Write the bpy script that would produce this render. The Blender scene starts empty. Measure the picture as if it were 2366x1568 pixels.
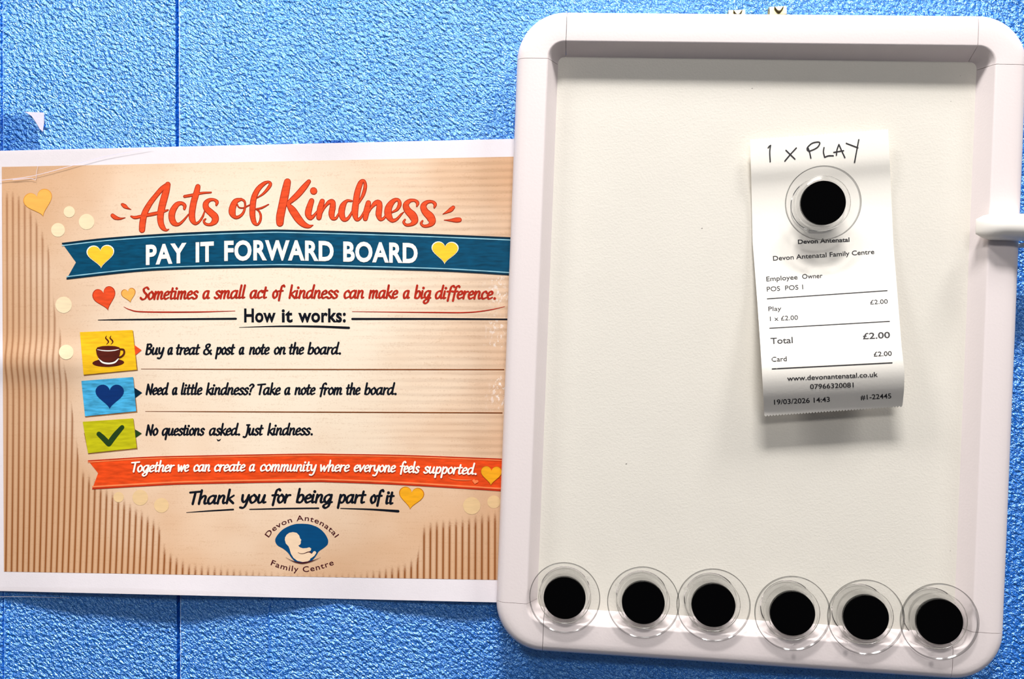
import bpy, bmesh, math, random
from math import sin, cos, pi, radians, hypot, atan2, exp, sqrt
from mathutils import Vector, Matrix
from mathutils.geometry import delaunay_2d_cdt

random.seed(7)
SC = bpy.context.scene
COL = SC.collection

# ------------------------------------------------------------------ camera
F, D, ZC = 2050.0, 0.41, 1.4           # focal length (px of the 2366 px frame), distance, height
YAW, PITCH, ROLL = 0.0818, -0.0016, -0.0016
_f = Vector((-sin(YAW) * cos(PITCH), cos(YAW) * cos(PITCH), sin(PITCH)))
_r = Vector((cos(YAW), sin(YAW), 0))
_u = _r.cross(_f)
_r, _u = _r * cos(ROLL) + _u * sin(ROLL), _u * cos(ROLL) - _r * sin(ROLL)
CAM = Vector((0, 0, ZC)) - _f * D
cd = bpy.data.cameras.new('camera')
cd.sensor_width = 36.0
cd.lens = F / 2366 * 36.0
cd.clip_start = 0.01
cam = bpy.data.objects.new('camera', cd)
COL.objects.link(cam)
M3 = Matrix((_r, _u, -_f)).transposed()
cam.matrix_world = Matrix.Translation(CAM) @ M3.to_4x4()
SC.camera = cam

# ------------------------------------------------------------------ light and exposure
SC.view_settings.view_transform = 'Standard'
SC.view_settings.look = 'None'
SC.view_settings.gamma = 1.0
SC.view_settings.exposure = -0.26
SC.view_settings.use_curve_mapping = False

world = bpy.data.worlds.new('room_light')
SC.world = world
world.use_nodes = True
wn, wl = world.node_tree.nodes, world.node_tree.links
wn.clear()
wo = wn.new('ShaderNodeOutputWorld')
wb = wn.new('ShaderNodeBackground')
wt = wn.new('ShaderNodeTexCoord')
ws = wn.new('ShaderNodeSeparateXYZ')
wr = wn.new('ShaderNodeValToRGB')
wm = wn.new('ShaderNodeMapRange')
wm.inputs['From Min'].default_value = -1
wl.new(wt.outputs['Generated'], ws.inputs[0])
wl.new(ws.outputs['Z'], wm.inputs['Value'])
wl.new(wm.outputs[0], wr.inputs[0])
e = wr.color_ramp.elements
e[0].position, e[0].color = 0.30, (0.42, 0.45, 0.55, 1)
e[1].position, e[1].color = 0.90, (0.80, 0.785, 0.77, 1)
wl.new(wr.outputs[0], wb.inputs['Color'])
wb.inputs['Strength'].default_value = 0.20
wl.new(wb.outputs[0], wo.inputs[0])


def area(name, loc, target, sx, sy, power, color=(1, 1, 1)):
    l = bpy.data.lights.new(name, 'AREA')
    l.shape = 'RECTANGLE'
    l.size, l.size_y, l.energy, l.color = sx, sy, power, color
    o = bpy.data.objects.new(name, l)
    COL.objects.link(o)
    o.location = loc
    o.rotation_euler = (Vector(target) - Vector(loc)).to_track_quat('-Z', 'Y').to_euler()
    return o


# ceiling lamps of the room: one above the board, one to either side; front one added
area('ceiling_or_added_lamp', (0.03, -0.72, 2.80), (0.0, 0, 1.4), 0.34, 0.17, 36.0, (1.0, 0.975, 0.95))
area('ceiling_or_added_lamp', (0.22, -1.9, 2.42), (0.0, 0, 1.4), 0.6, 0.25, 13.5, (1.0, 0.975, 0.945))  # added front lamp, placed for the glare it gives the upper wall
area('ceiling_or_added_lamp', (-0.62, -0.50, 2.50), (0.0, 0, 1.4), 0.25, 0.16, 9.0, (1.0, 0.975, 0.95))
area('ceiling_or_added_lamp', (0.70, -0.48, 2.62), (0.0, 0, 1.4), 0.27, 0.16, 12.0, (1.0, 0.98, 0.96))


# ------------------------------------------------------------------ geometry helpers
def ray(px, py):
    return _f + _r * ((px - 1183) / F) - _u * ((py - 784) / F)


def unp(px, py, h=0.0):
    """point of the plane h metres in front of the wall that stands where the survey mark (px, py) is"""
    d = ray(px, py)
    return CAM + d * ((-h - CAM.y) / d.y)


def onto(px, py, hf, off=0.0):
    P = unp(px, py, off)
    for _ in range(7):
        P = unp(px, py, hf(P.x, P.z) + off)
    return P


def s2l(c):
    c = c / 255.0
    return c / 12.92 if c <= 0.04045 else ((c + 0.055) / 1.055) ** 2.4


def rgb(r, g, b):
    return (s2l(r), s2l(g), s2l(b), 1)


def lerp(a, b, t):
    return a + (b - a) * t


def interp(tab, x):
    if x <= tab[0][0]:
        return tab[0][1]
    for (x0, y0), (x1, y1) in zip(tab, tab[1:]):
        if x <= x1:
            t = (x - x0) / (x1 - x0)
            t = t * t * (3 - 2 * t)
            return lerp(y0, y1, t)
    return tab[-1][1]


def lin(tab, x):
    if x <= tab[0][0]:
        return tab[0][1]
    for (x0, y0), (x1, y1) in zip(tab, tab[1:]):
        if x <= x1:
            return lerp(y0, y1, (x - x0) / (x1 - x0))
    return tab[-1][1]


def catmull(pts, n=7):
    """smooth a list of tuples (any dimension)"""
    if len(pts) < 3:
        out = []
        for a, b in zip(pts, pts[1:]):
            for k in range(n):
                out.append(tuple(lerp(p, q, k / n) for p, q in zip(a, b)))
        return out + [pts[-1]]
    P = [tuple(2 * a - b for a, b in zip(pts[0], pts[1]))] + list(pts) + [tuple(2 * a - b for a, b in zip(pts[-1], pts[-2]))]
    out = []
    for i in range(1, len(P) - 2):
        p0, p1, p2, p3 = P[i - 1:i + 3]
        for k in range(n):
            t = k / n
            out.append(tuple(0.5 * (2 * b + (c - a) * t + (2 * a - 5 * b + 4 * c - d) * t * t + (3 * b - a - 3 * c + d) * t ** 3)
                             for a, b, c, d in zip(p0, p1, p2, p3)))
    return out + [tuple(pts[-1])]


class Flat:
    """a flat printed figure: 2-D vertices (survey marks) and faces"""

    def __init__(self):
        self.v, self.f = [], []
        self.strokes = False
        self.lift = {}

    def merged(self):
        """one clean sheet of triangles where strokes cross"""
        tris = []
        for f in self.f:
            for k in range(1, len(f) - 1):
                a, b, c = self.v[f[0]], self.v[f[k]], self.v[f[k + 1]]
                ar = (b[0] - a[0]) * (c[1] - a[1]) - (b[1] - a[1]) * (c[0] - a[0])
                if abs(ar) < 1e-7:
                    continue
                tris.append((f[0], f[k], f[k + 1]) if ar > 0 else (f[0], f[k + 1], f[k]))
        want = sum(abs((self.v[b][0] - self.v[a][0]) * (self.v[c][1] - self.v[a][1]) - (self.v[b][1] - self.v[a][1]) * (self.v[c][0] - self.v[a][0])) for a, b, c in tris)
        best = None
        for k in range(6):
            ca, sa = cos(0.37 * k), sin(0.37 * k)
            r = delaunay_2d_cdt([Vector((x * ca - y * sa, x * sa + y * ca)) for x, y in self.v], [], tris, 1, 1e-4)
            v = [(p.x * ca + p.y * sa, p.y * ca - p.x * sa) for p in r[0]]
            f = [tuple(q) for q, src in zip(r[2], r[5]) if src]
            got = sum(abs((v[b][0] - v[a][0]) * (v[c][1] - v[a][1]) - (v[b][1] - v[a][1]) * (v[c][0] - v[a][0])) for a, b, c in f)
            if best is None or got < best[0]:
                best = (got, v, f)
            if got < want * 0.995:
                break
        return best[1], best[2]

    def poly(self, pts, step=None):
        n0 = len(self.v)
        if step:
            fine = []
            for a, b in zip(pts, list(pts[1:]) + [pts[0]]):
                m = max(1, int(hypot(b[0] - a[0], b[1] - a[1]) / step))
                fine += [(lerp(a[0], b[0], k / m), lerp(a[1], b[1], k / m)) for k in range(m)]
            pts = fine
        n = len(pts)
        vs = [Vector((p[0], p[1])) for p in pts]
        if step:
            xs = [p[0] for p in pts]
            ys = [p[1] for p in pts]
            y = min(ys) + step * 0.5
            while y < max(ys):
                x = min(xs) + step * 0.5
                while x < max(xs):
                    vs.append(Vector((x + 0.013 * y, y)))
                    x += step
                y += step
        r = delaunay_2d_cdt(vs, [], [list(range(n))], 1, 1e-5)
        self.v += [(p.x, p.y) for p in r[0]]
        self.f += [tuple(n0 + i for i in f) for f in r[2]]
        return self

    def band(self, top, bot):
        n0, n = len(self.v), len(top)
        rows = 4
        for k in range(rows + 1):
            for a, b in zip(top, bot):
                self.v.append((lerp(a[0], b[0], k / rows), lerp(a[1], b[1], k / rows)))
        for k in range(rows):
            for i in range(n - 1):
                self.f.append((n0 + k * n + i, n0 + k * n + i + 1, n0 + (k + 1) * n + i + 1, n0 + (k + 1) * n + i))
        return self

    def ribbon(self, pts, cap0=True, cap1=True):
        """pts: (x, y, half width); rounded ends"""
        self.strokes = True
        n = len(pts)
        if n < 2:
            return self
        n0 = len(self.v)
        L, R = [], []
        for i in range(n):
            a, b = pts[max(0, i - 1)], pts[min(n - 1, i + 1)]
            dx, dy = b[0] - a[0], b[1] - a[1]
            l = hypot(dx, dy) or 1
            nx, ny = -dy / l, dx / l
            x, y, w = pts[i]
            L.append((x + nx * w, y + ny * w))
            R.append((x - nx * w, y - ny * w))
        for a, b in zip(L, R):
            self.v += [a, b]
        for i in range(n - 1):
            k = n0 + 2 * i
            self.f.append((k, k + 1, k + 3, k + 2))
        for end, do in ((0, cap0), (n - 1, cap1)):
            if not do:
                continue
            x, y, w = pts[end]
            self.disc(x, y, w, w, 10)
        return self

    def disc(self, x, y, rx, ry, n=24, rot=0):
        n0 = len(self.v)
        self.v.append((x, y))
        for k in range(n):
            a = 2 * pi * k / n
            u, v = rx * cos(a), ry * sin(a)
            self.v.append((x + u * cos(rot) - v * sin(rot), y + u * sin(rot) + v * cos(rot)))
        for k in range(n):
            self.f.append((n0, n0 + 1 + k, n0 + 1 + (k + 1) % n))
        return self

    def stroke(self, pts, n=7, **k):
        return self.ribbon(catmull(pts, n), **k)


def heart_pts(cx, cy, w, h, rot=0.0, n=44):
    out = []
    for k in range(n):
        t = 2 * pi * k / n
        x = 16 * sin(t) ** 3 / 16.0
        y = (13 * cos(t) - 5 * cos(2 * t) - 2 * cos(3 * t) - cos(4 * t))
        y = -(y + 2.5) / 14.5
        x, y = x * w / 2, y * h / 2
        out.append((cx + x * cos(rot) - y * sin(rot), cy + x * sin(rot) + y * cos(rot)))
    return out


def link(o, parent=None):
    COL.objects.link(o)
    if parent:
        o.parent = parent
    return o


def mesh_obj(name, verts, faces, material, parent=None, smooth=False, origin=None):
    me = bpy.data.meshes.new(name)
    if origin is None:
        origin = Vector((0, 0, 0))
    me.from_pydata([tuple(Vector(v) - origin) for v in verts], [], faces)
    me.update()
    if material:
        me.materials.append(material)
    if smooth:
        for p in me.polygons:
            p.use_smooth = True
    o = bpy.data.objects.new(name, me)
    return link(o, parent)


def bm_obj(name, bm, material, parent=None, smooth=False):
    bmesh.ops.recalc_face_normals(bm, faces=bm.faces)
    me = bpy.data.meshes.new(name)
    bm.to_mesh(me)
    bm.free()
    me.materials.append(material)
    if smooth:
        for p in me.polygons:
            p.use_smooth = True
    o = bpy.data.objects.new(name, me)
    return link(o, parent)


def empty(name, loc, label, cat, group=None, rot=(0, 0, 0)):
    o = bpy.data.objects.new(name, None)
    o.empty_display_size = 0.01
    o.location = loc
    o.rotation_euler = rot
    COL.objects.link(o)
    tag(o, label, cat, group)
    return o


def tag(o, label, cat, group=None):
    o['label'] = label
    o['category'] = cat
    if group:
        o['group'] = group
    return o


# ------------------------------------------------------------------ materials
def base_mat(name):
    m = bpy.data.materials.new(name)
    m.use_nodes = True
    nt = m.node_tree
    return m, nt, nt.nodes['Principled BSDF']


def plain(name, col, rough=0.5, metallic=0.0, spec=0.5, bump=0.0, bscale=800, var=0.0, vscale=(200, 200, 200), coat=0.0):
    m, nt, b = base_mat(name)
    b.inputs['Base Color'].default_value = col
    b.inputs['Roughness'].default_value = rough
    b.inputs['Metallic'].default_value = metallic
    b.inputs['Specular IOR Level'].default_value = spec
    b.inputs['Coat Weight'].default_value = coat
    tc = nt.nodes.new('ShaderNodeTexCoord')
    if var:
        mp = nt.nodes.new('ShaderNodeMapping')
        mp.inputs['Scale'].default_value = vscale
        nz = nt.nodes.new('ShaderNodeTexNoise')
        nz.inputs['Scale'].default_value = 1
        nz.inputs['Detail'].default_value = 4
        mr = nt.nodes.new('ShaderNodeMapRange')
        mr.inputs['From Min'].default_value = 0.3
        mr.inputs['From Max'].default_value = 0.7
        mr.inputs['To Min'].default_value = 1 - var
        mr.inputs['To Max'].default_value = 1 + var
        mx = nt.nodes.new('ShaderNodeVectorMath')
        mx.operation = 'SCALE'
        mx.inputs[0].default_value = col[:3]
        nt.links.new(tc.outputs['Object'], mp.inputs[0])
        nt.links.new(mp.outputs[0], nz.inputs['Vector'])
        nt.links.new(nz.outputs['Fac'], mr.inputs['Value'])
        nt.links.new(mr.outputs[0], mx.inputs['Scale'])
        nt.links.new(mx.outputs[0], b.inputs['Base Color'])
    if bump:
        nz = nt.nodes.new('ShaderNodeTexNoise')
        nz.inputs['Scale'].default_value = bscale
        nz.inputs['Detail'].default_value = 3
        bp = nt.nodes.new('ShaderNodeBump')
        bp.inputs['Strength'].default_value = 1.0
        bp.inputs['Distance'].default_value = bump
        nt.links.new(tc.outputs['Object'], nz.inputs['Vector'])
        nt.links.new(nz.outputs['Fac'], bp.inputs['Height'])
        nt.links.new(bp.outputs[0], b.inputs['Normal'])
    return m


def ink(name, col, var=0.10):
    return plain(name, col, 0.55, spec=0.15, var=var, vscale=(160, 160, 900))


def wall_mat():
    m, nt, b = base_mat('blue_wall_paint')
    N, L = nt.nodes, nt.links
    tc = N.new('ShaderNodeTexCoord')
    mp = N.new('ShaderNodeMapping')
    mr = N.new('ShaderNodeMapping')
    mr.inputs['Rotation'].default_value = (0, radians(-42), 0)
    L.new(tc.outputs['Object'], mr.inputs[0])
    mp.inputs['Scale'].default_value = (450, 450, 660)
    L.new(mr.outputs[0], mp.inputs[0])
    n1 = N.new('ShaderNodeTexNoise')
    n1.inputs['Scale'].default_value = 1.0
    n1.inputs['Detail'].default_value = 3.0
    n1.inputs['Roughness'].default_value = 0.55
    L.new(mp.outputs[0], n1.inputs['Vector'])
    mp2 = N.new('ShaderNodeMapping')                 # faint vertical roller streaks
    mp2.inputs['Scale'].default_value = (520, 520, 22)
    L.new(tc.outputs['Object'], mp2.inputs[0])
    n2 = N.new('ShaderNodeTexNoise')
    n2.inputs['Scale'].default_value = 1.0
    n2.inputs['Detail'].default_value = 1.0
    L.new(mp2.outputs[0], n2.inputs['Vector'])
    ma = N.new('ShaderNodeMath')
    ma.operation = 'MULTIPLY_ADD'
    ma.inputs[1].default_value = 0.22
    L.new(n2.outputs['Fac'], ma.inputs[0])
    L.new(n1.outputs['Fac'], ma.inputs[2])
    bp = N.new('ShaderNodeBump')
    bp.inputs['Strength'].default_value = 1.0
    bp.inputs['Distance'].default_value = 0.0027
    L.new(ma.outputs[0], bp.inputs['Height'])
    L.new(bp.outputs[0], b.inputs['Normal'])
    b.inputs['Base Color'].default_value = (0.0, 0.19, 0.95, 1)
    b.inputs['Roughness'].default_value = 0.24
    b.inputs['IOR'].default_value = 2.4
    b.inputs['Specular Tint'].default_value = (0.56, 1.0, 1.0, 1)
    b.inputs['Specular IOR Level'].default_value = 1.0
    return m


def clear_plastic():
    m, nt, b = base_mat('clear_plastic')
    b.inputs['Base Color'].default_value = (0.99, 0.99, 0.99, 1)
    b.inputs['Roughness'].default_value = 0.02
    b.inputs['IOR'].default_value = 1.47
    b.inputs['Transmission Weight'].default_value = 1.0
    return m


def tape_mat(name, tint, gloss):
    m = bpy.data.materials.new(name)
    m.use_nodes = True
    N, L = m.node_tree.nodes, m.node_tree.links
    N.clear()
    o = N.new('ShaderNodeOutputMaterial')
    t = N.new('ShaderNodeBsdfTransparent')
    t.inputs[0].default_value = tint
    g = N.new('ShaderNodeBsdfGlossy')
    g.inputs['Roughness'].default_value = 0.12
    mx = N.new('ShaderNodeMixShader')
    mx.inputs[0].default_value = gloss
    L.new(t.outputs[0], mx.inputs[1])
    L.new(g.outputs[0], mx.inputs[2])
    L.new(mx.outputs[0], o.inputs[0])
    return m


WHITE_FRAME = plain('white_frame_plastic', rgb(232, 221, 220), 0.42, bump=0.00004, bscale=900)
BOARD_FACE = plain('whiteboard_enamel', rgb(224, 219, 209), 0.38, spec=0.2, bump=0.00008, bscale=1300, var=0.012, vscale=(60, 60, 60))
WHITE_CLIP = plain('white_clip_plastic', rgb(246, 241, 234), 0.4)
BLACK = plain('black_magnet', (0.0012, 0.0012, 0.0014, 1), 0.2, spec=0.06)
BRASS = plain('brass', (0.85, 0.76, 0.42, 1), 0.42, metallic=0.85)
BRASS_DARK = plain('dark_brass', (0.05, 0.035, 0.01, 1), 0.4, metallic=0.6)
CLEAR = clear_plastic()
CLEAR_SIDE = tape_mat('clear_plastic_wall', (0.95, 0.95, 0.95, 1), 0.08)
CLEAR_RIM = tape_mat('clear_plastic_rim', (0.55, 0.55, 0.55, 1), 0.10)  # grey tint paints in the dark line that refraction gives a clear rim
CLEAR_FLAT = tape_mat('clear_plastic_face', (0.99, 0.99, 0.99, 1), 0.025)
PAPER = plain('white_paper', rgb(234, 227, 232), 0.55, var=0.012, vscale=(300, 300, 300), bump=0.00003, bscale=1500)
RECEIPT_PAPER = plain('thermal_paper', rgb(247, 242, 233), 0.45, bump=0.00003, bscale=900)

# ------------------------------------------------------------------ setting: the wall
WALL = wall_mat()
xs_seam = unp(413, 784).x
xs_left = unp(8, 784).x
xs_faint = unp(620, 784).x


def build_wall():
    """painted panel wall, the joints between the panels are real grooves"""
    prof = [(-0.9, 0.0)]
    for xs, w, dp in ((xs_left, 0.0009, 0.0012), (xs_seam, 0.0012, 0.0060), (xs_faint, 0.0004, 0.0001)):
        prof += [(xs - w * 1.1, 0.0), (xs - w * 0.6, -dp), (xs + w * 0.25, -dp), (xs + w * 0.45, 0.0006), (xs + w * 1.0, 0.0005), (xs + w * 2.6, 0.0)]
    prof += [(1.1, 0.0)]
    v, f = [], []
    zs = [0.0, 1.0, 1.4, 1.8, 2.6]
    for z in zs:
        for x, h in prof:
            v.append((x, -h, z))
    n = len(prof)
    for k in range(len(zs) - 1):
        for i in range(n - 1):
            f.append((k * n + i, k * n + i + 1, (k + 1) * n + i + 1, (k + 1) * n + i))
    o = mesh_obj('wall_back', v, f, WALL)
    o['kind'] = 'structure'
    sol = o.modifiers.new('thick', 'SOLIDIFY')
    sol.thickness = 0.04
    sol.offset = -1
    return o


build_wall()


def joint_strip(name, xs, width, col, seed):
    """thin uneven bead of filler along a panel joint"""
    rnd = random.Random(seed)
    v, f = [], []
    n = 150
    for k in range(n + 1):
        z = lerp(1.0, 1.8, k / n)
        w = width * (0.55 + 0.75 * rnd.random())
        d = (rnd.random() - 0.5) * 0.00012
        v += [(xs + d, -0.0001, z), (xs + d + w * 0.5, -0.0007, z), (xs + d + w, -0.0001, z)]
        if k:
            a, b = 3 * (k - 1), 3 * k
            f += [(a, a + 1, b + 1, b), (a + 1, a + 2, b + 2, b + 1)]
    o = mesh_obj(name, v, f, plain('joint_filler_' + name, col, 0.5, bump=0.0002, bscale=1500), smooth=True)
    o['kind'] = 'structure'


joint_strip('trim_1', xs_seam + 0.0006, 0.00062, rgb(206, 218, 240), 3)
joint_strip('trim_2', xs_left + 0.0004, 0.00045, rgb(120, 176, 232), 4)

# ------------------------------------------------------------------ the whiteboard
BW, BH, BA = 0.2178, 0.2842, 0.0401
BACK, FRONT, FACE = 0.0045, 0.0175, 0.0088        # heights off the wall: back, frame front, writing surface
BC = Vector((0.10745, 0, 1.39972))
board = empty('whiteboard', BC, 'magnetic whiteboard with rounded white plastic frame hanging on the blue wall', 'whiteboard', rot=(0, BA, 0))

FW = 0.0140            # flat width of the frame
BEV = 0.0042           # width of the inner bevel
R_OUT = 0.0212
# profile across the frame: (inset from outer edge, height off the wall)
PROF = [(0.0030, BACK), (0.0004, BACK), (0.0, BACK + 0.0006), (0.0, BACK + 0.0035), (0.0001, FRONT - 0.0050), (0.0007, FRONT - 0.0024),
        (0.0018, FRONT - 0.0009), (0.0036, FRONT - 0.0002), (0.0060, FRONT), (FW - 0.0006, FRONT)]
for k in range(1, 6):                                # small lip radius, then a straight bevel down to the face
    a = k / 5 * radians(62)
    PROF.append((FW - 0.0006 + 0.0011 * sin(a), FRONT - 0.0011 * (1 - cos(a))))
PROF.append((FW + BEV - 0.0004, FACE + 0.0006))
PROF.append((FW + BEV, FACE + 0.0001))
PROF.append((FW + BEV + 0.0006, FACE - 0.0008))


def frame_piece(name, sections):
    """sections: list of functions inset -> (x, z) in board coordinates; swept profile"""
    v, f = [], []
    n = len(PROF)
    for s in sections:
        for d, h in PROF:
            x, z = s(d)
            v.append((x, -h, z))
    for k in range(len(sections) - 1):
        for i in range(n - 1):
            f.append((k * n + i, (k + 1) * n + i, (k + 1) * n + i + 1, k * n + i + 1))
        f.append((k * n + n - 1, (k + 1) * n + n - 1, (k + 1) * n, k * n))
    f.append(tuple(range(n)))
    f.append(tuple(range((len(sections) - 1) * n, len(sections) * n))[::-1])
    bm = bmesh.new()
    bv = [bm.verts.new(p) for p in v]
    for q in f:
        bm.faces.new([bv[i] for i in q])
    o = bm_obj(name, bm, WHITE_FRAME, board, smooth=True)
    o.modifiers.new('sharp', 'EDGE_SPLIT').split_angle = radians(50)
    return o


def corner_sec(sx, sz, ang):
    def s(d):
        r = max(R_OUT - d, 0.0022 + (R_OUT - d) * 0.06 if d > R_OUT - 0.0022 else R_OUT - d)
        r = max(r, 0.0016)
        cx, cz = BW / 2 - d - r, BH / 2 - d - r
        return (sx * (cx + r * cos(ang)), sz * (cz + r * sin(ang)))
    return s


def rail_sec(axis, sgn, pos):
    def s(d):
        return (pos, sgn * (BH / 2 - d)) if axis == 'h' else (sgn * (BW / 2 - d), pos)
    return s


GAP = 0.00020
for sx in (-1, 1):
    for sz in (-1, 1):
        secs = [(lambda d, sx=sx, sz=sz: (sx * (BW / 2 - d), sz * (BH / 2 - R_OUT - 0.0004)))]
        secs += [corner_sec(sx, sz, pi / 2 * k / 18) for k in range(19)]
        secs += [(lambda d, sx=sx, sz=sz: (sx * (BW / 2 - R_OUT - 0.0004), sz * (BH / 2 - d)))]
        # the short legs of the corner end square, so the innermost profile points meet the rails
        def fix(sec, first, sx=sx, sz=sz):
            def s(d):
                x, z = sec(d)
                if first:
                    return (x, z)
                return (x, z)
            return s
        frame_piece('frame_corner', secs)
ex, ez = BW / 2 - R_OUT - 0.0004 - GAP, BH / 2 - R_OUT - 0.0004 - GAP
for sg in (1, -1):
    frame_piece('frame_rail', [rail_sec('h', sg, lerp(-ex, ex, k / 6)) for k in range(7)])
for sg in (-1, 1):
    frame_piece('frame_rail', [rail_sec('v', sg, lerp(-ez, ez, k / 6)) for k in range(7)])

# writing surface: a panel held in the frame, its front a fine grid
def slab(name, x0, x1, z0, z1, y0, y1, material, parent, bev=0.0):
    bm = bmesh.new()
    bmesh.ops.create_cube(bm, size=1)
    for q in bm.verts:
        q.co = Vector((lerp(x0, x1, q.co.x + 0.5), lerp(y0, y1, q.co.y + 0.5), lerp(z0, z1, q.co.z + 0.5)))
    if bev:
        bmesh.ops.bevel(bm, geom=bm.edges[:], offset=bev, segments=3, affect='EDGES', profile=0.5)
    return bm_obj(name, bm, material, parent)


IN = FW + BEV - 0.0008
SCUFF = plain('grey_scuff', rgb(120, 114, 110), 0.6)
slab('writing_surface', -BW / 2 + IN, BW / 2 - IN, -BH / 2 + IN, BH / 2 - IN, -FACE, -FACE + 0.003, BOARD_FACE, board)

for mx, my, mw in ((1738, 204, 2.2), (2219, 175, 1.5), (2197, 234, 1.5), (1622, 527, 2.6), (1447, 1071, 3.0), (2196, 1272, 1.6)):
    P = unp(mx, my, FACE + 0.00005)
    bm = bmesh.new()
    bmesh.ops.create_uvsphere(bm, u_segments=10, v_segments=6, radius=1.0)
    inv = board.matrix_basis.inverted()
    for q in bm.verts:
        q.co = inv @ (P + Vector((q.co.x * 0.0002 * mw * 0.6, q.co.y * 0.00004, q.co.z * 0.0001 * mw * 0.6 + q.co.x * 0.00008)))
    bm_obj('scuff_mark', bm, SCUFF, board, smooth=True)

# the white pen clip pushed over the right-hand rail
clip_c = unp(2330, 522, FRONT)
clip = empty('pen_clip', unp(2330, 552, 0.0235), 'white plastic pen clip pushed over the right rail of the whiteboard frame', 'clip', rot=(0, BA, 0))
clip.location.y = 0


def build_clip():
    x0, x1 = unp(2256, 520, 0.019).x - clip.location.x, unp(2470, 520, 0.024).x - clip.location.x
    zt, zb = unp(2330, 488, 0.026).z - clip.location.z, 0.0
    bm = bmesh.new()
    n = 12
    rings = []
    # cross-section in (y, z): rounded front; swept along x, its left end tapers to the frame
    for i in range(n + 1):
        t = i / n
        x = lerp(x0, x1, t)
        grow = sin(min(1, t / 0.22) * pi / 2) ** 0.7
        hf = 0.0182 + 0.0078 * grow
        ring = []
        for k in range(14):
            a = pi * k / 13
            y = -(0.0178 + (hf - 0.0178) * max(0.0, sin(a)) ** 0.55)
            z = lerp(zb, zt, 0.5 + (-0.5 * cos(a)) * (0.55 + 0.45 * grow))
            ring.append(bm.verts.new((x, y, z)))
        rings.append(ring)
    for a, b in zip(rings, rings[1:]):
        for k in range(13):
            bm.faces.new((a[k], a[k + 1], b[k + 1], b[k]))
        bm.faces.new((a[0], b[0], b[13], a[13]))
    bm.faces.new(rings[0])
    bm.faces.new(rings[-1][::-1])
    o = bm_obj('clip_body', bm, WHITE_CLIP, clip, smooth=True)
    o.modifiers.new('sharp', 'EDGE_SPLIT').split_angle = radians(55)
    xa, xb = unp(2353, 555, 0.014).x - clip.location.x, unp(2480, 555, 0.014).x - clip.location.x
    slab('clip_lip', xa + 0.0006, xb, -0.0022, -0.0004, -0.0168, -0.010, WHITE_CLIP, clip, 0.0003)


build_clip()

# brass picture hooks above the board
def hook(px0, px1, py_top, name_label, lean):
    a = unp(px0, py_top, 0.011)
    b = unp(px1, py_top, 0.011)
    w = b.x - a.x
    o = empty('brass_hook', Vector((a.x, 0, a.z - 0.010)), name_label, 'hook', 'brass hooks above the whiteboard', rot=(0, lean, 0))
    bm = bmesh.new()
    # folded strip: flat against the wall, turned over at the top
    prof = [(-0.004, -0.0003), (0.0080, -0.0003), (0.0094, -0.0010), (0.0100, -0.0024), (0.0098, -0.0037), (0.0088, -0.0043), (0.0064, -0.0044), (0.0052, -0.0043)]
    th = 0.0007
    rows = []
    for k, (z, y) in enumerate(prof):
        p, q = prof[max(0, k - 1)], prof[min(len(prof) - 1, k + 1)]
        dz, dy = q[0] - p[0], q[1] - p[1]
        l = hypot(dz, dy)
        nz, ny = -dy / l * th, dz / l * th
        rows.append([bm.verts.new((x, yy, zz)) for (yy, zz) in ((y, z), (y + ny * 0.35, z + nz * 0.35)) for x in (0, w)])
    for r, s in zip(rows, rows[1:]):
        bm.faces.new((r[0], r[1], s[1], s[0]))
        bm.faces.new((r[2], s[2], s[3], r[3]))
        bm.faces.new((r[0], s[0], s[2], r[2]))
        bm.faces.new((r[1], r[3], s[3], s[1]))
    bm.faces.new((rows[0][0], rows[0][2], rows[0][3], rows[0][1]))
    bm.faces.new((rows[-1][0], rows[-1][1], rows[-1][3], rows[-1][2]))
    bm_obj('hook_plate', bm, BRASS, o)
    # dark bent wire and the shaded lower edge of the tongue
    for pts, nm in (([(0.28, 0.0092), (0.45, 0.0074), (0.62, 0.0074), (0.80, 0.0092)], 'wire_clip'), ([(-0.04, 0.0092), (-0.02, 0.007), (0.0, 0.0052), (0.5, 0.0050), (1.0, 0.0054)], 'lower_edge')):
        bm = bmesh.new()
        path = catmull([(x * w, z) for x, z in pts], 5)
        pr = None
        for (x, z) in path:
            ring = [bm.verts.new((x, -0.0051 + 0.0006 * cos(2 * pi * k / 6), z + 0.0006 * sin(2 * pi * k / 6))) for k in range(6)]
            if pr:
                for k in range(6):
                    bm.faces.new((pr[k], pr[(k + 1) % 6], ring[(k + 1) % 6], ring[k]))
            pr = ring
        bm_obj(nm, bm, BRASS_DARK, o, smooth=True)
    return o


hook(1689, 1728, 10, 'left brass hook peeking above the top rail of the whiteboard', 0.0)
hook(1786, 1826, 2, 'right brass hook standing taller above the top rail of the whiteboard', -0.02)

# ------------------------------------------------------------------ the poster
def st(x, z):
    """rough survey coordinates of a wall point, used to shape the paper"""
    d = Vector((x, 0, z)) - CAM
    k = d.dot(_f)
    return 1183 + F * d.dot(_r) / k, 784 - F * d.dot(_u) / k


BOT = [(-60, 0.0022), (0, 0.0028), (200, 0.0062), (400, 0.0080), (600, 0.0048), (790, 0.0014), (930, 0.0036), (1080, 0.0050), (1150, 0.0040), (1240, 0.0030)]
TOPH = [(-60, 0.0008), (600, 0.0007), (770, 0.0016), (900, 0.0008), (1240, 0.0008)]


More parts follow.
